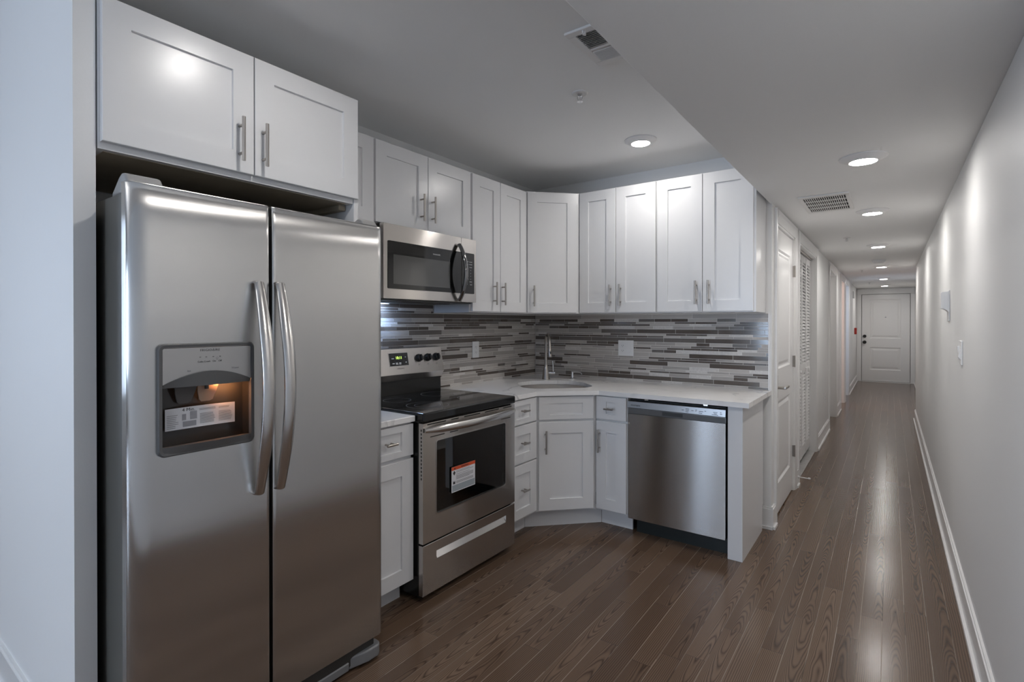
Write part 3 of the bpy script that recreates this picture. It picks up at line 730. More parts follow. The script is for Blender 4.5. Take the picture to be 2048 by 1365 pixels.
# ------------------------------------------------------------------ backsplash of linear mosaic tiles
ROWH = {'T': 0.0155, 'M': 0.0235, 'L': 0.0325}
PAT = 'TTMLTTLM'
def backsplash(label, u0, u1, z0, z1, seed, xyz, extra=None):
    """tiles laid in rows; xyz(u, d, z) -> world, d = distance out of the wall"""
    rnd = random.Random(seed)
    m = MB()
    def slab(a, b, c, d, t):
        vs = [xyz(a, 0.0005, c), xyz(b, 0.0005, c), xyz(b, 0.0005, d), xyz(a, 0.0005, d), xyz(a, t, c), xyz(b, t, c), xyz(b, t, d), xyz(a, t, d)]
        m.hull(vs, [(0, 3, 2, 1), (4, 5, 6, 7), (0, 1, 5, 4), (1, 2, 6, 5), (2, 3, 7, 6), (3, 0, 4, 7)])
    m.mi = 0; slab(u0, u1, z0, z1, 0.006)
    if extra: slab(extra[0], extra[1], z1, extra[2], 0.006)
    g = 0.0024
    z = z0 + 0.001; r = 5
    while z < (extra[2] if extra else z1) - 0.006:
        k = PAT[r % 8]; h = ROWH[k]; ztop = min(z + h, extra[2] if extra else z1)
        a, b = (u0, u1) if z + h * 0.5 < z1 else (extra[0], extra[1])
        if z < z1 < ztop and not extra: ztop = z1
        ln = {'T': 0.148, 'M': 0.149 if rnd.random() < 0.5 else 0.2, 'L': 0.297}[k]
        if k == 'T': ln = rnd.choice((0.122, 0.148))
        pos = a - rnd.random() * ln
        darkp = {'T': 0.40, 'M': 0.42, 'L': 0.50}[k]; dark = rnd.random() < darkp
        while pos < b:
            if rnd.random() < 0.55: dark = rnd.random() < darkp
            tl = ln * 0.62 if (k == 'M' and dark) else ln
            p, q = max(pos, a) + g / 2, min(pos + tl, b) - g / 2
            if q - p > 0.004:
                c = (rnd.choice((0, 0, 1)) if dark else rnd.choice((2, 2, 3, 3, 4)))
                if k == 'L' and not dark: c = rnd.choice((2, 3))
                m.mi = 1 + c
                slab(p, q, z + g / 2, ztop - g / 2, 0.0075 if c < 2 else 0.007)
            pos += tl
        z += h; r += 1
    o = m.build('tile_backsplash', [M['grout']] + TILES, None, 0)
    tag(o, label, 'backsplash')
backsplash('grey and brown mosaic tile backsplash behind stove and left counter', 1.43, YB - 0.008, 0.911, 1.423, 4, lambda u, d, z: (XL + d, u, z), (1.76, 2.52, 1.475))
backsplash('grey and brown mosaic tile backsplash behind faucet and dishwasher counter', XL + 0.0085, -0.648, 0.911, 1.423, 11, lambda u, d, z: (u, YB - d, z))
m = MB(); m.box(-0.648, -0.641, YB - 0.010, YB, 0.911, 1.424); struct('trim_9', m, M['trim'])

# ------------------------------------------------------------------ refrigerator
fr = thing('refrigerator', 'large stainless side-by-side refrigerator with ice and water dispenser', 'refrigerator', (-1.67, 0.530, 0), R90)
FW = 0.873; DT = 0.055
m = MB()
m.box(0.004, 0.03, DT, 0.79, 0.02, 1.72); m.box(FW - 0.03, FW - 0.004, DT, 0.79, 0.02, 1.72); m.box(0.03, FW - 0.03, DT, 0.79, 1.69, 1.72)
m.box(0.03, FW - 0.03, DT, 0.79, 0.02, 0.05); m.box(0.03, FW - 0.03, 0.75, 0.79, 0.05, 1.69)
for xx in (0.06, FW - 0.06):
    for yy in (0.09, 0.72): m.cyl((xx, yy, 0.0), (xx, yy, 0.03), 0.02, 12)
m.build('body', M['fridge_side'], fr, 0)
DX0, DX1, DZ0, DZ1 = 0.066, 0.340, 0.976, 1.298            # dispenser housing
def fridge_door(x0, x1, rl, rrad, hole=None):
    """front sheet bowed at its outer edges, optional rectangular hole"""
    z0, z1 = 0.095, 1.748
    xs = [x0 + rl * (1 - math.cos(k * PI / 2 / 8)) for k in range(9)]
    ys = [rl * 0.42 * (1 - math.sin(k * PI / 2 / 8)) for k in range(9)]
    if hole: xs += [hole[0], hole[1]]; ys += [0, 0]
    else: xs += [(x0 + x1) / 2]; ys += [0]
    for k in range(9):
        xs.append(x1 - rrad * (1 - math.sin(k * PI / 2 / 8))); ys.append(rrad * 0.42 * (1 - math.cos(k * PI / 2 / 8)))
    zs = [z0, z0 + 0.004] + ([hole[2], hole[3]] if hole else []) + [1.60 + 0.018 * k for k in range(9)] + [z1]
    crown = lambda z: 0.0034 * max(0.0, (z - 1.61) / (z1 - 1.61)) ** 3
    m = MB(); bm = m.bm
    V = [[bm.verts.new((x, y + (0.003 if z in (z0, z1) else 0) + crown(z), z)) for x, y in zip(xs, ys)] for z in zs]
    for i in range(len(zs) - 1):
        for j in range(len(xs) - 1):
            if hole and abs(zs[i] - hole[2]) < 1e-6 and abs(xs[j] - hole[0]) < 1e-6: continue
            bm.faces.new((V[i][j], V[i][j + 1], V[i + 1][j + 1], V[i + 1][j]))
    # returns to the back of the door
    nx = len(xs)
    B = [[bm.verts.new((x, DT - 0.006, z)) for x in (xs[0], xs[-1])] for z in zs]
    for i in range(len(zs) - 1):
        bm.faces.new((V[i][0], V[i + 1][0], B[i + 1][0], B[i][0])); bm.faces.new((V[i][-1], B[i][1], B[i + 1][1], V[i + 1][-1]))
    for i in (0, len(zs) - 1):
        bm.faces.new([V[i][j] for j in range(nx)] + [B[i][1], B[i][0]])
    return m
HOLE = (DX0 + 0.012, DX1 - 0.012, DZ0 + 0.012, DZ1 - 0.012)
m = fridge_door(0.0, 0.397, 0.055, 0.012, HOLE); m.build('freezer_door', M['steel_v'], fr, 50)
m = fridge_door(0.408, FW, 0.012, 0.030); m.build('fridge_door', M['steel_v'], fr, 50)
m = MB(); m.box(0.006, 0.392, DT - 0.006, DT - 0.001, 0.10, 1.74) if False else None
for a, b in ((0.008, 0.390), (0.414, FW - 0.008)):
    q = MB()
    if a < 0.1:
        q.box(a, HOLE[0] - 0.004, DT - 0.0055, DT - 0.0005, 0.10, 1.742); q.box(HOLE[1] + 0.004, b, DT - 0.0055, DT - 0.0005, 0.10, 1.742)
        q.box(HOLE[0] - 0.004, HOLE[1] + 0.004, DT - 0.0055, DT - 0.0005, 0.10, HOLE[2] - 0.004); q.box(HOLE[0] - 0.004, HOLE[1] + 0.004, DT - 0.0055, DT - 0.0005, HOLE[3] + 0.004, 1.742)
    else: q.box(a, b, DT - 0.0055, DT - 0.0005, 0.10, 1.742)
    q.build('door_gasket', M['dark_plastic'], fr, 0)
def bow_handle(name, x):
    m = MB(); n = 24; P = [(x, 0.003, 0.803)]; RX = [0.013]; RY = [0.006]
    for k in range(n + 1):
        t = k / n
        P.append((x, -0.018 - 0.060 * math.sin(PI * t), 0.808 + 0.678 * t))
        e = min(1.0, 0.78 + 1.0 * min(t, 1 - t)); RX.append(0.0205 * e); RY.append(0.0105)
    P.append((x, 0.003, 1.491)); RX.append(0.013); RY.append(0.006)
    m.tube(P, RY, 16, RX, (1, 0, 0))
    return m.build(name, M['handle_steel'], fr, 60)
bow_handle('door_handle', 0.352); bow_handle('door_handle', 0.424)
m = MB(); m.prism([(0.03, 0.02), (FW - 0.03, 0.02), (FW - 0.006, 0.05), (FW - 0.006, 0.10), (0.006, 0.10), (0.006, 0.05)], 0.022, 0.088, 'z', 0.004); m.build('base_grille', M['dark_plastic'], fr, 40)
m = MB(); m.prism([(FW - 0.15, 0.022), (FW - 0.07, 0.000), (FW - 0.02, 0.000), (FW - 0.002, 0.018), (FW, 0.05), (FW - 0.15, 0.05)], 0.010, 0.058, 'z', 0.008, 3); m.build('foot_cover', M['grey_trim'], fr, 50)
m = MB(); m.box(0.02, FW - 0.15, 0.016, 0.03, 0.012, 0.045, 0.004); m.build('kick_strip', M['grey_trim'], fr, 40)
for a, b in ((0.004, 0.095), (FW - 0.075, FW - 0.004)):
    m = MB(); m.prism([(0.016, 1.7205), (0.022, 1.752), (0.040, 1.773), (0.062, 1.778), (0.085, 1.768), (0.15, 1.7205)], a, b, 'x', 0.008, 3); m.build('hinge_cover', M['fridge_top'], fr, 50)
m = MB(); m.box(0.01, FW - 0.01, 0.60, 0.785, 1.7205, 1.745, 0.004); m.build('top_rail', M['fridge_top'], fr, 0)
# dispenser
dp = MB()
dp.prism(rr(DX0, DX1, DZ0, DZ1, 0.016), -0.010, 0.0, 'y', 0.003) if False else None
ou, inn = rr(DX0, DX1, DZ0, DZ1, 0.018, 6), rr(DX0 + 0.011, DX1 - 0.011, DZ0 + 0.011, DZ1 - 0.011, 0.010, 6)
dp.ring([[(x, 0.001, z) for x, z in ou], [(x, -0.009, z) for x, z in ou], [(x + (0.003 if x < 0.2 else -0.003), -0.012, z + (0.003 if z < 1.1 else -0.003)) for x, z in ou], [(x, -0.011, z) for x, z in inn], [(x, 0.004, z) for x, z in inn]], True, False)
dsp = dp.build('dispenser', M['grey_plastic'], fr, 40)
m = MB(); a, b, c, d_ = DX0 + 0.010, DX1 - 0.010, DZ0 + 0.010, DZ1 - 0.010
CD = 0.048
m.face([(a, CD, c), (b, CD, c), (b, CD, d_), (a, CD, d_)]); m.face([(a, 0, c), (b, 0, c), (b, CD, c), (a, CD, c)]); m.face([(a, 0, d_), (b, 0, d_), (b, CD, d_), (a, CD, d_)])
m.face([(a, 0, c), (a, CD, c), (a, CD, d_), (a, 0, d_)]); m.face([(b, 0, c), (b, CD, c), (b, CD, d_), (b, 0, d_)])
m.build('recess', M['cavity'], dsp, 0)
arc = [(a + 0.002 + (b - a - 0.004) * k / 16, 1.181 + 0.034 * math.sin(PI * k / 16) ** 0.9) for k in range(17)]
m = MB(); m.prism([(a + 0.002, DZ1 - 0.013), (a + 0.002, 1.181)] + arc[1:-1] + [(b - 0.002, 1.181), (b - 0.002, DZ1 - 0.013)], -0.010, 0.004, 'y'); pn = m.build('control_panel', M['panel_silver'], dsp, 0)
m = MB()
lo, hi = [], []
for k in range(17):
    x, z = arc[k]; t = math.sin(PI * k / 16)
    hi.append((x, -0.0105 - 0.012 * t, z)); lo.append((x, -0.006 - 0.014 * t, 1.172))
m.ring([[(p[0], 0.02, p[2]) for p in hi], hi, lo, [(p[0], 0.02, 1.172) for p in lo]], False, False); m.build('visor', M['grey_plastic'], dsp, 60)
m = MB(); lo, hi, fr_ = [], [], []
for k in range(17):
    x = a + (b - a) * k / 16; t = math.sin(PI * k / 16)
    hi.append((x, -0.011 - 0.012 * t, 1.004)); lo.append((x, -0.010 - 0.006 * t, 0.984))
m.ring([[(p[0], CD - 0.001, 0.994) for p in hi], [(p[0], 0.0, 1.002) for p in hi], hi, lo, [(p[0], 0.0, 0.984) for p in lo]], False, False); m.build('drip_tray', M['grey_plastic'], dsp, 60)
def paddle(name, x, mat, dx):
    m = MB()
    pf = [(-0.030, 1.172), (0.030, 1.172), (0.027, 1.150), (0.019, 1.122), (0.012, 1.118), (-0.012, 1.118), (-0.019, 1.124), (-0.027, 1.150)]
    v = [(x + p, 0.016 + (1.172 - z) * 0.35, z) for p, z in pf]
    m.ring([v, [(p[0], p[1] + 0.006, p[2]) for p in v]]); return m.build(name, mat, dsp, 0)
paddle('paddle', 0.150, M['grey_plastic'], 0); paddle('paddle', 0.212, M['amber'], 0)
m = MB(); m.cyl((0.205, 0.012, 1.185), (0.205, 0.012, 1.158), 0.006, 12); m.build('nozzle', M['dark_plastic'], dsp)
m = MB(); m.box(0.225, 0.300, 0.010, 0.026, 1.172, 1.1755); m.build('lamp', M['bulb_warm'], dsp, 0)
# sticker at the back of the recess, bowed
m = MB(); L1, L2 = [], []
def stk(t, z): return (DX0 + 0.036 + 0.200 * t, 0.040 - 0.022 * math.sin(PI * t) ** 1.0, z + 0.010 * math.sin(PI * min(1, t * 1.0)) * 0.5)
for k in range(17):
    L1.append(stk(k / 16, 1.040)); L2.append(stk(k / 16, 1.104))
m.ring([L1, L2, [(p[0], p[1] + 0.001, p[2]) for p in L2]], False, False); st = m.build('instruction_sticker', M['paper'], dsp, 60)
def on_stk(t, z, d=0.0008): p = stk(t, z); return (p[0], p[1] - d, p[2])
m = MB()
rnd = random.Random(2)
for t0, t1, za, zb, nl in ((0.02, 0.16, 1.046, 1.088, 8), (0.43, 0.66, 1.050, 1.082, 9), (0.71, 0.95, 1.050, 1.082, 9), (0.42, 0.68, 1.090, 1.097, 2), (0.71, 0.90, 1.090, 1.097, 2)):
    m = MB()
    for k in range(nl):
        z = za + (zb - za) * k / nl; e = t1 - rnd.random() * 0.04; h = 0.0013
        tt = [t0 + (e - t0) * i / 4 for i in range(5)]
        for i in range(4): m.face([on_stk(tt[i], z), on_stk(tt[i + 1], z), on_stk(tt[i + 1], z + h), on_stk(tt[i], z + h)])
    m.build('text_block', M['ink_grey'], st, 0)
m = MB()
for t0, t1, za, zb in ((0.21, 0.38, 1.046, 1.062), (0.30, 0.39, 1.066, 1.090), (0.20, 0.25, 1.066, 1.084)):
    m.face([on_stk(t0, za), on_stk(t1, za), on_stk(t1, zb), on_stk(t0, zb)])
m.build('printed_picture', flat('print_grey_fill', (0.33, 0.33, 0.35), 0.6), st, 0)
lettering('lettering', '4 Min.', 0.0135, M['ink'], st, 0, 0, 0, 'LEFT', tf=lambda a, b, c: on_stk(0.20 + a / 0.205, 1.092 + b, 0.001))
FRI = 'FRIGID\u0394IRE'
PY = -0.0105
lettering('brand_lettering', FRI, 0.0098, M['ink'], pn, 0.205, PY, 1.2735, space=1.15, bold=0.0)
lettering('lettering', 'Cube Crush', 0.0072, M['ink'], pn, 0.170, PY, 1.2405, 'LEFT')
lettering('lettering', 'On', 0.0072, M['ink'], pn, 0.212, PY, 1.2405, 'LEFT'); lettering('lettering', 'Off', 0.0072, M['ink'], pn, 0.229, PY, 1.2405, 'LEFT')
lettering('lettering', 'Ice', 0.0085, M['ink_grey'], pn, 0.142, PY, 1.215, 'LEFT'); lettering('lettering', 'Water', 0.0085, M['ink_grey'], pn, 0.268, PY, 1.216, 'LEFT')
for xx in (0.177, 0.194, 0.214, 0.234):
    m = MB(); m.box(xx - 0.0022, xx + 0.0022, PY - 0.0006, PY + 0.0002, 1.2555, 1.257); m.build('button_mark', M['ink'], pn, 0)
m = MB(); ci = lambda q: [(0.225 + q * math.cos(k * PI / 8), PY - 0.0005, 1.2515 + q * math.sin(k * PI / 8)) for k in range(16)]; m.ring([ci(0.0034), ci(0.0025)], True, False); m.box(0.2238, 0.2262, PY - 0.0006, PY, 1.2465, 1.248); m.build('bulb_icon', M['ink_grey'], pn, 0)

# ------------------------------------------------------------------ microwave
mw = thing('microwave', 'stainless over-the-range microwave with black curved handle, under a short cabinet', 'microwave', (-2.09, 1.762, 0), R90)
MWW = 0.735
m = MB(); m.box(0.002, MWW - 0.002, 0.03, 0.39, 1.480, 1.872); m.build('body', M['black_enamel'], mw, 0)
m = MB(); m.rrect(0.0, MWW - 0.140, 1.483, 1.871, 0.004, 0.0, 0.03, 3, 0.002); m.build('door', M['steel_hr'], mw, 40)
m = MB(); m.rrect(MWW - 0.1385, MWW, 1.483, 1.871, 0.004, 0.0, 0.03, 3, 0.002); m.build('control_panel', M['steel_hr'], mw, 40)
m = MB(); m.rrect(0.028, MWW - 0.142, 1.535, 1.783, 0.006, -0.003, 0.002, 3); w_ = m.build('door_glass', M['black_glass'], mw, 40)
m = MB(); m.box(0.063, 0.494, -0.0036, -0.0028, 1.560, 1.714); m.build('window_screen', M['mw_window'], w_, 0)
lettering('brand_lettering', FRI, 0.0105, M['ink_white'], w_, 0.382, -0.0036, 1.741, space=1.1)
m = MB(); m.rrect(MWW - 0.137, MWW - 0.022, 1.535, 1.783, 0.006, -0.003, 0.002, 3); kp = m.build('keypad', M['black_glass'], mw, 40)
KX = MWW - 0.137
keys = [(0.036, 0.058, 1.728), (0.066, 0.094, 1.727), (0.036, 0.058, 1.712), (0.066, 0.094, 1.712), (0.036, 0.056, 1.694), (0.068, 0.092, 1.694)]
for r_ in range(4): keys += [(0.030 + 0.024 * c_, 0.035 + 0.024 * c_, 1.676 - 0.018 * r_) for c_ in range(3)]
keys += [(0.070, 0.092, 1.606), (0.036, 0.050, 1.606), (0.036, 0.050, 1.590), (0.074, 0.092, 1.588)]
M['key_print'] = flat('key_print', (0.35, 0.36, 0.37), 0.5)
for a, b, z in keys:
    m = MB(); m.box(KX + a, KX + b, -0.0036, -0.0028, z, z + 0.0045); m.build('key_legend', M['key_print'], kp, 0)
m = MB(); P = []
for k in range(19):
    t = k / 18; P.append((0.566, -0.010 - 0.056 * math.sin(PI * t) ** 0.8, 1.490 + 0.334 * t))
m.tube(P, 0.010, 14, 0.015, (1, 0, 0)); m.build('door_handle', M['chrome_dark'], mw, 60)
m = MB(); m.box(0.01, MWW - 0.01, 0.035, 0.38, 1.4745, 1.4805); m.box(0.10, 0.60, 0.10, 0.30, 1.470, 1.475); m.build('underside', M['dark_plastic'], mw, 0)
m = MB(); m.box(0.20, 0.32, 0.31, 0.36, 1.4715, 1.4745); m.build('cooktop_lamp', M['bulb_cool'], mw, 0)

# ------------------------------------------------------------------ stove
sv = thing('stove', 'stainless electric range with black glass cooktop and orange-banded oven label', 'stove', (-1.81, 1.765, 0), R90)
SW = 0.753
m = MB(); m.box(0.0, 0.012, 0.03, 0.63, 0.03, 0.885); m.box(SW - 0.012, SW, 0.03, 0.63, 0.03, 0.885); m.box(0.012, SW - 0.012, 0.61, 0.63, 0.03, 0.885); m.box(0.012, SW - 0.012, 0.05, 0.61, 0.03, 0.05)
m.box(0.012, SW - 0.012, 0.03, 0.05, 0.868, 0.885)
for xx in (0.05, SW - 0.05):
    for yy in (0.08, 0.56): m.cyl((xx, yy, 0), (xx, yy, 0.035), 0.016, 12)
m.build('body', M['black_enamel'], sv, 0)
m = MB(); m.box(-0.002, SW + 0.002, -0.006, 0.60, 0.878, 0.922, 0.008, 3); ck = m.build('cooktop', M['black_glass'], sv, 40)
def burner(cx, cy, r):
    m = MB(); circ = lambda q: [(cx + q * math.cos(k * PI / 32), cy + q * math.sin(k * PI / 32), 0.9224) for k in range(64)]
    m.ring([circ(r), circ(r - 0.0022)], True, False); return m
for cx, cy, r in ((0.20, 0.17, 0.112), (0.22, 0.43, 0.078), (0.55, 0.17, 0.078), (0.54, 0.43, 0.100), (0.20, 0.17, 0.07)):
    burner(cx, cy, r).build('burner_ring', flat('burner_print', (0.16, 0.16, 0.16), 0.3), ck, 0)
# oven cavity and racks
m = MB(); x0, x1, y0, y1, z0, z1 = 0.06, SW - 0.06, 0.032, 0.56, 0.35, 0.84
for q in ([(x0, y1, z0), (x1, y1, z0), (x1, y1, z1), (x0, y1, z1)], [(x0, y0, z0), (x1, y0, z0), (x1, y1, z0), (x0, y1, z0)], [(x0, y0, z1), (x1, y0, z1), (x1, y1, z1), (x0, y1, z1)], [(x0, y0, z0), (x0, y1, z0), (x0, y1, z1), (x0, y0, z1)], [(x1, y0, z0), (x1, y1, z0), (x1, y1, z1), (x1, y0, z1)]): m.face(q)
m.build('oven_cavity', M['oven_in'], sv, 0)
for z in (0.50, 0.655):
    m = MB(); m.cyl((0.075, 0.07, z), (SW - 0.075, 0.07, z), 0.004, 8); m.cyl((0.075, 0.52, z), (SW - 0.075, 0.52, z), 0.004, 8)
    for k in range(24):
        xx = 0.08 + k * (SW - 0.16) / 23; m.cyl((xx, 0.07, z + 0.003), (xx, 0.52, z + 0.003), 0.002, 6)
    m.build('oven_rack', M['chrome'], sv)
for xx in (0.066, SW - 0.066):
    m = MB()
    for k in range(4): m.cyl((xx, 0.10 + 0.12 * k, 0.40), (xx, 0.10 + 0.12 * k, 0.78), 0.004, 8)
    m.build('rack_guide', M['chrome'], sv)
# door frame round the window
m = MB()
wx0, wx1, wz0, wz1 = 0.088, 0.664, 0.410, 0.781
z0, z1 = 0.290, 0.871
hol = rr(wx0, wx1, wz0, wz1, 0.012, 4); n4 = len(hol) // 4
bm = bmesh.new()
for y in (0.0, 0.028):
    vo, eo = loop([(0.0, y, z0), (SW, y, z0), (SW, y, z1), (0.0, y, z1)]); vh, eh = loop([(x, y, z) for x, z in hol])
    bmesh.ops.triangle_fill(bm, use_beauty=True, use_dissolve=False, edges=eo + eh)
    if y == 0.0: top = (vo, vh)
for a, b in ((top[0], vo), (top[1], vh)):
    for i in range(len(a)):
        j = (i + 1) % len(a); bm.faces.new((a[i], a[j], b[j], b[i]))
m.bm.free(); m.bm = bm; od = m.build('oven_door', M['steel_hr'], sv, 0)
m = MB(); m.rrect(wx0 - 0.004, wx1 + 0.004, wz0 - 0.004, wz1 + 0.004, 0.012, 0.006, 0.010, 4); m.build('oven_window', M['oven_glass'], od, 0)
lo_ = rr(wx0, wx1, wz0, wz1, 0.012, 4)
m = MB(); m.ring([[(x, 0.005, z) for x, z in lo_], [(x, -0.002, z) for x, z in lo_], [(x + (0.004 if x < 0.37 else -0.004), -0.002, z + (0.006 if z < 0.6 else -0.006)) for x, z in lo_], [(x + (0.004 if x < 0.37 else -0.004), 0.005, z + (0.004 if z < 0.6 else -0.004)) for x, z in lo_]], True, False); m.build('window_trim', M['handle_steel'], od, 0)
m = MB(); P = []
for k in range(17):
    t = k / 16; P.append((0.010 + (SW - 0.020) * t, -0.004 - 0.052 * math.sin(PI * t) ** 0.75, 0.838))
m.tube(P, [0.0185 * min(1, 0.6 + 3.0 * min(k / 16, 1 - k / 16)) for k in range(17)], 14, 0.010, (0, 1, 0)); m.build('oven_handle', M['handle_steel'], od, 60)
m = MB()
for a, b in ((0.03, 0.16), (0.20, 0.255), (0.30, 0.43), (0.47, 0.60), (0.64, 0.72)):
    m = MB(); m.box(a, b, -0.0006, 0.002, 0.8605, 0.8665); m.build('vent_slot', M['black'], od, 0)
for a, b in ((0.05, 0.15), (0.19, 0.25), (0.62, 0.71)):
    m = MB(); m.box(a, b, -0.0006, 0.002, 0.7985, 0.803); m.build('vent_slot', M['black'], od, 0)
m = MB()
for k in range(14):
    m = MB(); m.box(-0.0006, 0.002, 0.008, 0.014, 0.60 + k * 0.018, 0.610 + k * 0.018); m.build('side_vent_slot', M['black'], od, 0)
# drawer with sunk pull
m = MB(); m.plate(0.0, SW, 0.038, 0.281, 0.0, 0.028, [(0.092, 0.667, 0.193, 0.233)], 0.018, 0.004); dr = m.build('storage_drawer', M['steel_hr'], sv, 0)
m = MB(); m.prism([(-0.001, 0.1945), (0.0165, 0.1945), (0.0165, 0.222)], 0.096, 0.663, 'x'); m.build('drawer_pull', flat('polished_pull', (0.75, 0.73, 0.71), 0.2, 1.0), dr, 0)
# backguard: stainless control panel leaning back on a black riser
m = MB(); m.prism([(0.60, 0.9), (0.645, 0.9), (0.645, 1.06), (0.605, 1.06)], 0.004, SW - 0.004, 'x'); m.build('riser', M['black_enamel'], sv, 0)
def bgx(z): return 0.567 + (z - 1.02) * (0.604 - 0.567) / (1.20 - 1.02)
m = MB(); m.prism([(bgx(1.045), 1.045), (bgx(1.20), 1.20), (0.66, 1.204), (0.66, 1.005), (0.595, 1.005)], 0.0, SW, 'x', 0.003); bg = m.build('control_panel', M['steel_hr'], sv, 30)
def pbg(x, z, d=0.0): return (x, bgx(z) - d, z)
def bgplate(x0, x1, z0, z1, d, mat, name, parent, sk=0.0):
    m = MB(); a = [pbg(x0 - sk, z1, d), pbg(x1 - sk, z1, d), pbg(x1, z0, d), pbg(x0, z0, d)]
    m.ring([a, [(p[0], p[1] + d + 0.001, p[2]) for p in a]]); return m.build(name, mat, parent, 0)
bgplate(0.299, 0.452, 1.095, 1.177, 0.0016, M['handle_steel'], 'display_frame', bg)
dsp2 = bgplate(0.302, 0.449, 1.098, 1.174, 0.0026, M['black_glass'], 'display', bg)
lettering('clock_digits', '10:11', 0.023, M['led_green'], dsp2, 0, 0, 0, 'CENTER', tf=lambda a, b, c: pbg(0.375 + a, 1.138 + b, 0.0036))
m = MB()
for a, b, z, h in ((0.318, 0.336, 1.140, 0.004), (0.320, 0.337, 1.110, 0.005), (0.347, 0.364, 1.113, 0.004), (0.347, 0.366, 1.106, 0.004), (0.373, 0.389, 1.113, 0.004), (0.373, 0.389, 1.106, 0.004), (0.424, 0.432, 1.146, 0.004), (0.424, 0.433, 1.114, 0.005)):
    q = [pbg(a, z, 0.0036), pbg(b, z, 0.0036), pbg(b, z + h, 0.0036), pbg(a, z + h, 0.0036)]
    m = MB(); m.ring([q, [(p[0], p[1] + 0.0012, p[2]) for p in q]]); m.build('display_legend', M['ink_white'], dsp2, 0)
lettering('brand_lettering', FRI, 0.0105, M['ink_grey'], bg, 0, 0, 0, 'CENTER', space=1.1, tf=lambda a, b, c: pbg(0.383 + a, 1.078 + b, 0.0034))
for kx in (0.540, 0.617, 0.694):
    m = MB(); cz = 1.136; c0 = Vector(pbg(kx, cz)); nv = Vector((0, -1, 0.2)).normalized()
    m.tube([c0, c0 + nv * 0.006], 0.0255, 24); m.tube([c0 + nv * 0.006, c0 + nv * 0.022], [0.0225, 0.0195], 24)
    m.hull([c0 + nv * 0.020 + Vector((a, b * 0.2, b)) for a, b in ((-0.005, -0.02), (0.005, -0.02), (0.005, 0.02), (-0.005, 0.02))] + [c0 + nv * 0.032 + Vector((a, b * 0.2, b)) for a, b in ((-0.004, -0.019), (0.004, -0.019), (0.004, 0.019), (-0.004, 0.019))], [(0, 3, 2, 1), (4, 5, 6, 7), (0, 1, 5, 4), (1, 2, 6, 5), (2, 3, 7, 6), (3, 0, 4, 7)])
    kn = m.build('knob', M['black_enamel'], bg, 40)
    m = MB(); a = [pbg(kx - 0.006, 1.090, 0.002), pbg(kx + 0.006, 1.090, 0.002), pbg(kx + 0.006, 1.100, 0.002), pbg(kx - 0.006, 1.100, 0.002)]
    b2 = [pbg(kx - 0.0045, 1.0915, 0.002), pbg(kx + 0.0045, 1.0915, 0.002), pbg(kx + 0.0045, 1.0985, 0.002), pbg(kx - 0.0045, 1.0985, 0.002)]
    m.ring([a, b2], True, False); m.build('burner_mark', M['ink_grey'], bg, 0)
# the paper label hanging on the oven window
lb = thing('safety_label', 'white safety label with orange warning band on the oven window', 'label', (-1.808, 1.965, 0.487), R90)
m = MB(); m.box(0, 0.185, 0.0, 0.0012, 0, 0.130); m.build('card', M['paper'], lb, 0)
m = MB(); m.box(0, 0.185, -0.0006, 0.0, 0.113, 0.130); m.build('warning_band', M['orange'], lb, 0)
lettering('lettering', 'WARNING', 0.012, M['ink'], lb, 0.10, -0.0009, 0.1175, bold=0.0002)
m = MB(); m.prism([(0.016, 0.1165), (0.030, 0.1165), (0.023, 0.127)], -0.0010, -0.0005, 'y'); m.build('warning_triangle', M['ink'], lb, 0)
m = MB()
for z in [0.104, 0.098, 0.088, 0.0805, 0.076, 0.0715, 0.067, 0.0625, 0.052, 0.0475, 0.043]:
    m.box(0.034, 0.170 - (0.03 if z in (0.104, 0.0625, 0.088) else 0), -0.0005, 0.0, z, z + 0.0018)
m.build('text_block', M['ink_grey'], lb, 0)
m = MB(); m.box(0.004, 0.181, -0.0004, 0.0, 0.004, 0.036); m.build('grey_block', flat('label_grey_block', (0.33, 0.37, 0.40), 0.6), lb, 0)
m = MB(); m.prism([(0.010, 0.098), (0.020, 0.086), (0.029, 0.099), (0.019, 0.110)], -0.0006, 0, 'y'); m.build('pictogram', M['ink'], lb, 0); m = MB(); m.prism([(0.010, 0.042), (0.027, 0.042), (0.025, 0.058), (0.018, 0.051), (0.012, 0.060)], -0.0006, 0, 'y'); m.build('pictogram', M['ink'], lb, 0)

# ------------------------------------------------------------------ dishwasher
dw = thing('dishwasher', 'stainless front-control dishwasher under the right end of the counter', 'dishwasher', (-1.358, 3.135, 0))
DWW = 0.596
m = MB(); m.box(0.006, DWW - 0.006, 0.055, 0.60, 0.10, 0.862); m.build('tub', M['black_enamel'], dw, 0)
m = MB(); m.rrect(0.0, DWW, 0.104, 0.776, 0.004, 0.0, 0.05, 3, 0.003); m.build('door', M['steel_h'], dw, 40)
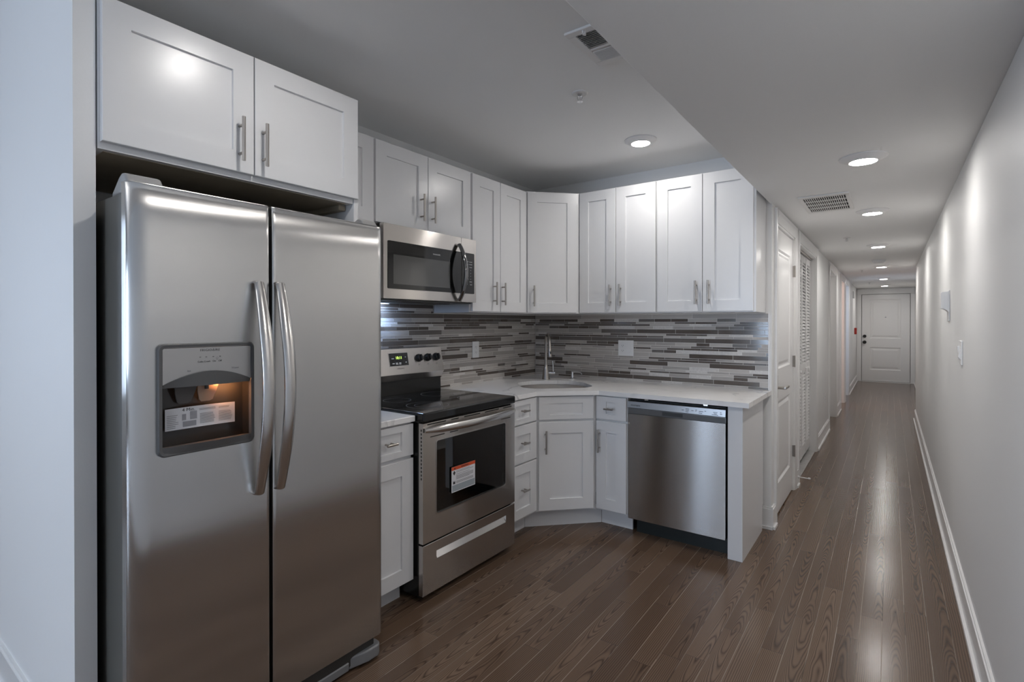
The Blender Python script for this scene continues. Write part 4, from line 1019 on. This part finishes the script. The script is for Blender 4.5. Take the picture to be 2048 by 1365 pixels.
# console leaning out a little over a shadowed pocket
m = MB(); m.prism([(0.0, 0.812), (-0.006, 0.816), (-0.002, 0.855), (0.004, 0.858), (0.055, 0.858), (0.055, 0.777), (0.004, 0.777)], 0.0, DWW, 'x'); cs = m.build('console', M['dw_console'], dw, 0)
m = MB(); m.box(0.002, DWW - 0.002, -0.0015, 0.004, 0.778, 0.810); m.build('grip_band', M['grey_plastic'], dw, 0)
m = MB(); m.box(0.225, 0.350, -0.003, 0.004, 0.786, 0.808); m.build('latch_pocket', M['dark_plastic'], dw, 0)
def con(x, z, d=0.0008): return (x, -0.006 + (z - 0.816) * (0.004 / 0.039) - d, z)
lettering('brand_lettering', FRI, 0.0115, M['ink'], cs, 0, 0, 0, 'LEFT', space=1.05, bold=0.0002, tf=lambda a, b, c: con(0.022 + a, 0.828 + b))
m = MB()
for a, b, z in ((0.345, 0.358, 0.832), (0.368, 0.390, 0.840), (0.368, 0.388, 0.832), (0.368, 0.386, 0.823), (0.402, 0.416, 0.833), (0.426, 0.436, 0.839), (0.426, 0.432, 0.832), (0.446, 0.472, 0.833), (0.446, 0.466, 0.823), (0.478, 0.488, 0.837), (0.528, 0.552, 0.835), (0.532, 0.548, 0.828), (0.520, 0.556, 0.821), (0.566, 0.574, 0.836), (0.566, 0.578, 0.827)):
    m = MB(); m.face([con(a, z), con(b, z), con(b, z + 0.003), con(a, z + 0.003)]); m.build('button_legend', M['ink'], cs, 0)
m = MB(); m.box(0.03, DWW - 0.002, 0.075, 0.09, 0.0, 0.104); m.build('toe_panel', M['toe_black'], dw, 0)
m = MB(); m.box(-0.001, 0.0, 0, 0, 0, 0) if False else None
m.box(0.006, DWW - 0.006, 0.03, 0.05, 0.860, 0.866); m.build('top_strip', M['black'], dw, 0)
for xx in (0.115, 0.478):
    m = MB(); m.box(xx - 0.012, xx + 0.012, 0.02, 0.05, 0.866, 0.8805); m.build('mounting_bracket', M['chrome'], dw, 0)

# ------------------------------------------------------------------ outlets, switches, wall devices
def outlet_face(parent, cx, y, cz):
    for s in (-0.019, 0.019):
        m = MB(); m.rrect(cx - 0.0165, cx + 0.0165, cz + s - 0.014, cz + s + 0.014, 0.008, y - 0.0015, y, 4); r = m.build('receptacle', M['white_plastic'], parent, 0)
        m = MB(); m.box(cx - 0.007, cx - 0.005, y - 0.0019, y - 0.0013, cz + s - 0.003, cz + s + 0.005); m.box(cx + 0.005, cx + 0.007, y - 0.0019, y - 0.0013, cz + s - 0.003, cz + s + 0.005)
        m.cyl((cx, y - 0.0019, cz + s - 0.008), (cx, y - 0.0013, cz + s - 0.008), 0.002, 8); m.build('socket_holes', M['ink'], r, 0)
o1 = thing('wall_outlet', 'white duplex outlet on the tiles between stove and corner', 'outlet', (XL + 0.0085, 2.955, 1.158), R90)
m = MB(); m.box(-0.037, 0.037, -0.006, 0, -0.060, 0.060, 0.002); m.build('cover_plate', M['white_plastic'], o1, 0); outlet_face(o1, 0, -0.006, 0)
o2 = thing('wall_outlet', 'wide white plate with outlet and rocker switch on the back tiles', 'outlet', (-1.646, YB - 0.0085, 1.161))
m = MB(); m.box(-0.063, 0.063, -0.006, 0, -0.060, 0.060, 0.002); m.build('cover_plate', M['white_plastic'], o2, 0); outlet_face(o2, -0.025, -0.006, 0)
m = MB(); m.box(0.009, 0.041, -0.0085, -0.006, -0.033, 0.033, 0.001); m.build('rocker', M['white_plastic'], o2, 0)
o3 = thing('wall_outlet', 'small white outlet low on the hallway wall past the closet', 'outlet', (XH + 0.0005, 7.20, 0.46), R90)
m = MB(); m.box(-0.037, 0.037, -0.006, 0, -0.060, 0.060, 0.002); m.build('cover_plate', M['white_plastic'], o3, 0); outlet_face(o3, 0, -0.006, 0)
sw = thing('light_switch', 'white rocker light switch on the right-hand hallway wall', 'switch', (XR - 0.0005, 3.43, 1.208), -R90)
m = MB(); m.box(-0.058, 0.058, -0.007, 0, -0.060, 0.060, 0.002); pl_ = m.build('cover_plate', M['white_plastic'], sw, 0)
for s in (-0.023, 0.023):
    m = MB(); m.prism([(-0.007, -0.034), (-0.010, -0.030), (-0.016, 0.030 if s < 0 else -0.02), (-0.007, 0.034)], s - 0.017, s + 0.017, 'x'); m.build('rocker', M['white_plastic'], sw, 0)
th = thing('thermostat', 'white boxy wall device mounted higher than the light switch', 'thermostat', (XR - 0.0005, 4.12, 1.452), -R90)
m = MB(); m.box(-0.062, 0.062, -0.006, 0, -0.085, 0.100, 0.002); m.build('back_plate', M['white_plastic'], th, 0)
m = MB(); m.prism([(-0.006, -0.03), (-0.014, -0.019), (-0.028, -0.010), (-0.040, -0.008), (-0.042, 0.084), (-0.036, 0.090), (-0.006, 0.094)], -0.054, 0.054, 'x'); m.build('housing', M['white_plastic'], th, 40)
pu = thing('fire_alarm_pull', 'red fire alarm box on the hallway wall beside the entrance door', 'fire alarm', (XH + 0.0005, 13.55, 1.10), R90)
m = MB(); m.box(-0.05, 0.05, -0.045, 0, 0, 0.14, 0.006); m.build('housing', M['red'], pu, 0)
m = MB(); m.box(-0.035, 0.035, -0.050, -0.045, 0.045, 0.075, 0.003); m.build('pull_bar', M['ink_white'], pu, 0)
ic = MB(); ic.box(XH + 0.0005, XH + 0.022, 12.95, 13.07, 1.86, 2.01, 0.004)
tag(ic.build('door_chime', M['white_plastic'], None, 0), 'small white box high on the hallway wall near the entrance door', 'chime')
ds = thing('door_stop', 'white spring door stop sticking out above the floor beside the closet', 'door stop', (XH + 0.014, 4.89, 0.075), R90)
m = MB(); m.lathe([(0.012, 0.0), (0.010, -0.006), (0.005, -0.010)], (0, 0, 0), 14, 'y'); m.tube([(0, -0.008, 0), (0, -0.075, -0.001)], 0.0045, 10); m.build('spring', M['white_plastic'], ds)
m = MB(); m.lathe([(0.006, -0.073), (0.0085, -0.076), (0.0085, -0.088), (0.006, -0.091)], (0, 0, 0), 14, 'y'); m.build('tip', M['white_plastic'], ds)

# ------------------------------------------------------------------ ceiling fixtures
def make_light(label, loc):
    o = thing('ceiling_light', label, 'ceiling light', loc, 0, 'round recessed ceiling lights')
    m = MB(); m.lathe([(0.098, 0.0), (0.098, -0.004), (0.088, -0.010), (0.062, -0.021), (0.0565, -0.023), (0.0565, -0.018), (0.0565, 0.0)], n=40); m.build('trim_ring', M['vent_white'], o, 30)
    m = MB(); m.lathe([(0.0, -0.0205), (0.04, -0.0205), (0.056, -0.020), (0.056, -0.014), (0.0, -0.014)], n=40); m.build('diffuser', M['lens'], o, 30)
    return o
l0 = make_light('round lit downlight on the kitchen ceiling, in front of the upper cabinets', (-1.265, 3.11, ZK - 0.0005))
LB = [('nearest and largest lit downlight on the hallway ceiling', (-0.105, 2.965, ZH)),
      ('second lit downlight along the hallway ceiling, just past the return grille', (-0.102, 4.42, ZH)),
      ('third lit downlight along the hallway ceiling, before the smoke detector', (-0.100, 6.42, ZH)),
      ('fourth lit downlight along the hallway ceiling, just behind the smoke detector', (-0.098, 8.80, ZH)),
      ('fifth lit downlight, last but one before the entrance door', (-0.095, 11.25, ZH)),
      ('farthest small lit downlight close to the entrance door', (-0.092, 13.40, ZH))]
for lab, p in LB:
    c = copy_tree(l0); c.location = (p[0], p[1], p[2] - 0.0005); c['label'] = lab
c = copy_tree(l0); c.location = (-1.22, 0.985, ZK - 0.0005); c['label'] = 'round downlight on the kitchen ceiling above the refrigerator side, nearer the camera'
c = copy_tree(l0); c.location = (-0.105, 1.25, ZH - 0.0005); c['label'] = 'downlight on the hallway ceiling nearest the camera, overhead'  # extra lamp out of view, added to brighten the near hallway
# kitchen supply register
kv = thing('ceiling_vent', 'white louvred supply register on the kitchen ceiling against the soffit', 'vent', (-0.945, 1.935, ZK - 0.0005))
m = MB(); X0, X1, Y0, Y1 = -0.098, 0.098, -0.152, 0.152
for q in ((X0, X1, Y0, Y0 + 0.034), (X0, X1, Y1 - 0.034, Y1), (X0, X0 + 0.034, Y0 + 0.034, Y1 - 0.034), (X1 - 0.034, X1, Y0 + 0.034, Y1 - 0.034), (X0 + 0.034, X1 - 0.034, 0.004, 0.018)):
    m.box(q[0], q[1], q[2], q[3], -0.010, 0, 0.002)
m.build('frame', M['vent_white'], kv, 0)
m = MB(); m.box(X0 + 0.03, X1 - 0.03, Y0 + 0.03, Y1 - 0.03, -0.0012, -0.0004); m.build('duct_opening', M['dark_hole'], kv, 0)
for k in range(20):
    yc = -0.112 + k * 0.0117
    if 0.0 < yc < 0.022: continue
    s = 1 if yc < 0.011 else -1
    m = MB(); v = [(X0 + 0.034, yc - 0.004 * s, -0.0105), (X1 - 0.034, yc - 0.004 * s, -0.0105), (X1 - 0.034, yc + 0.004 * s, -0.0016), (X0 + 0.034, yc + 0.004 * s, -0.0016)]
    m.ring([v, [(p[0], p[1] + 0.0012, p[2]) for p in v]]); m.build('louver', M['vent_white'], kv, 0)
m = MB(); m.box(-0.022, -0.016, Y0 + 0.008, Y0 + 0.032, -0.020, -0.010); m.cyl((-0.019, Y0 + 0.02, -0.022), (-0.019, Y0 + 0.02, -0.010), 0.007, 10); m.build('damper_lever', M['vent_white'], kv, 0)
# hall return grille
hv = thing('ceiling_vent', 'white egg-crate return grille on the hallway ceiling', 'vent', (-0.335, 3.965, ZH - 0.0005))
X0, X1, Y0, Y1 = -0.135, 0.135, -0.285, 0.285
m = MB()
for q in ((X0, X1, Y0, Y0 + 0.05), (X0, X1, Y1 - 0.05, Y1), (X0, X0 + 0.022, Y0 + 0.05, Y1 - 0.05), (X1 - 0.022, X1, Y0 + 0.05, Y1 - 0.05)): m.box(q[0], q[1], q[2], q[3], -0.008, 0, 0.002)
m.build('frame', M['vent_white'], hv, 0)
m = MB(); m.box(X0 + 0.02, X1 - 0.02, Y0 + 0.04, Y1 - 0.04, -0.0012, -0.0004); m.build('duct_opening', M['dark_hole'], hv, 0)
for k in range(1, 4):
    yc = Y0 + 0.05 + k * (Y1 - Y0 - 0.10) / 4
    m = MB(); m.box(X0 + 0.022, X1 - 0.022, yc - 0.007, yc + 0.007, -0.008, -0.002); m.build('cross_bar', M['vent_white'], hv, 0)
for k in range(1, 20):
    xc = X0 + 0.022 + k * (X1 - X0 - 0.044) / 20
    m = MB(); m.box(xc - 0.0022, xc + 0.0022, Y0 + 0.05, Y1 - 0.05, -0.0078, -0.0052); m.build('fin', M['vent_white'], hv, 0)
# sprinklers
def sprinkler(label, loc, sc=1.0):
    o = thing('sprinkler', label, 'sprinkler', loc, 0.4, 'ceiling sprinklers')
    m = MB(); m.lathe([(0.040, 0.0), (0.040, -0.003), (0.034, -0.006), (0.022, -0.004), (0.014, -0.004)], n=28); m.build('escutcheon', M['vent_white'], o, 30)
    m = MB(); m.lathe([(0.012, -0.004), (0.012, -0.014), (0.007, -0.018)], n=16)
    for s in (-1, 1): m.tube([(0.010 * s, 0, -0.014), (0.013 * s, 0, -0.026), (0.004 * s, 0, -0.040)], 0.0028, 8)
    m.cyl((0, 0, -0.016), (0, 0, -0.040), 0.002, 8); m.lathe([(0.0, -0.040), (0.015, -0.041), (0.015, -0.043), (0.0, -0.044)], n=16); m.build('head', M['chrome'], o, 40)
    return o
s0 = sprinkler('chrome sprinkler head on the kitchen ceiling', (-1.250, 2.295, ZK - 0.0005))
for lab, p in (('sprinkler head on the hallway ceiling past the return grille', (-0.325, 5.70, ZH)), ('tiny sprinkler head on the hallway ceiling beyond the smoke detector', (-0.340, 9.34, ZH)), ('farthest sprinkler head, near the end of the hallway ceiling', (-0.330, 12.38, ZH))):
    c = copy_tree(s0); c.location = (p[0], p[1], p[2] - 0.0005); c.scale = (0.75, 0.75, 0.75); c['label'] = lab
sd = thing('smoke_detector', 'round white smoke detector on the hallway ceiling', 'smoke detector', (-0.115, 7.95, ZH - 0.0005))
m = MB(); m.lathe([(0.075, 0.0), (0.075, -0.010), (0.070, -0.012)], n=32); m.build('mounting_ring', M['white_plastic'], sd, 30)
m = MB(); m.lathe([(0.066, -0.012), (0.064, -0.030), (0.050, -0.042), (0.0, -0.044)], n=32); m.build('housing', M['white_plastic'], sd, 30)
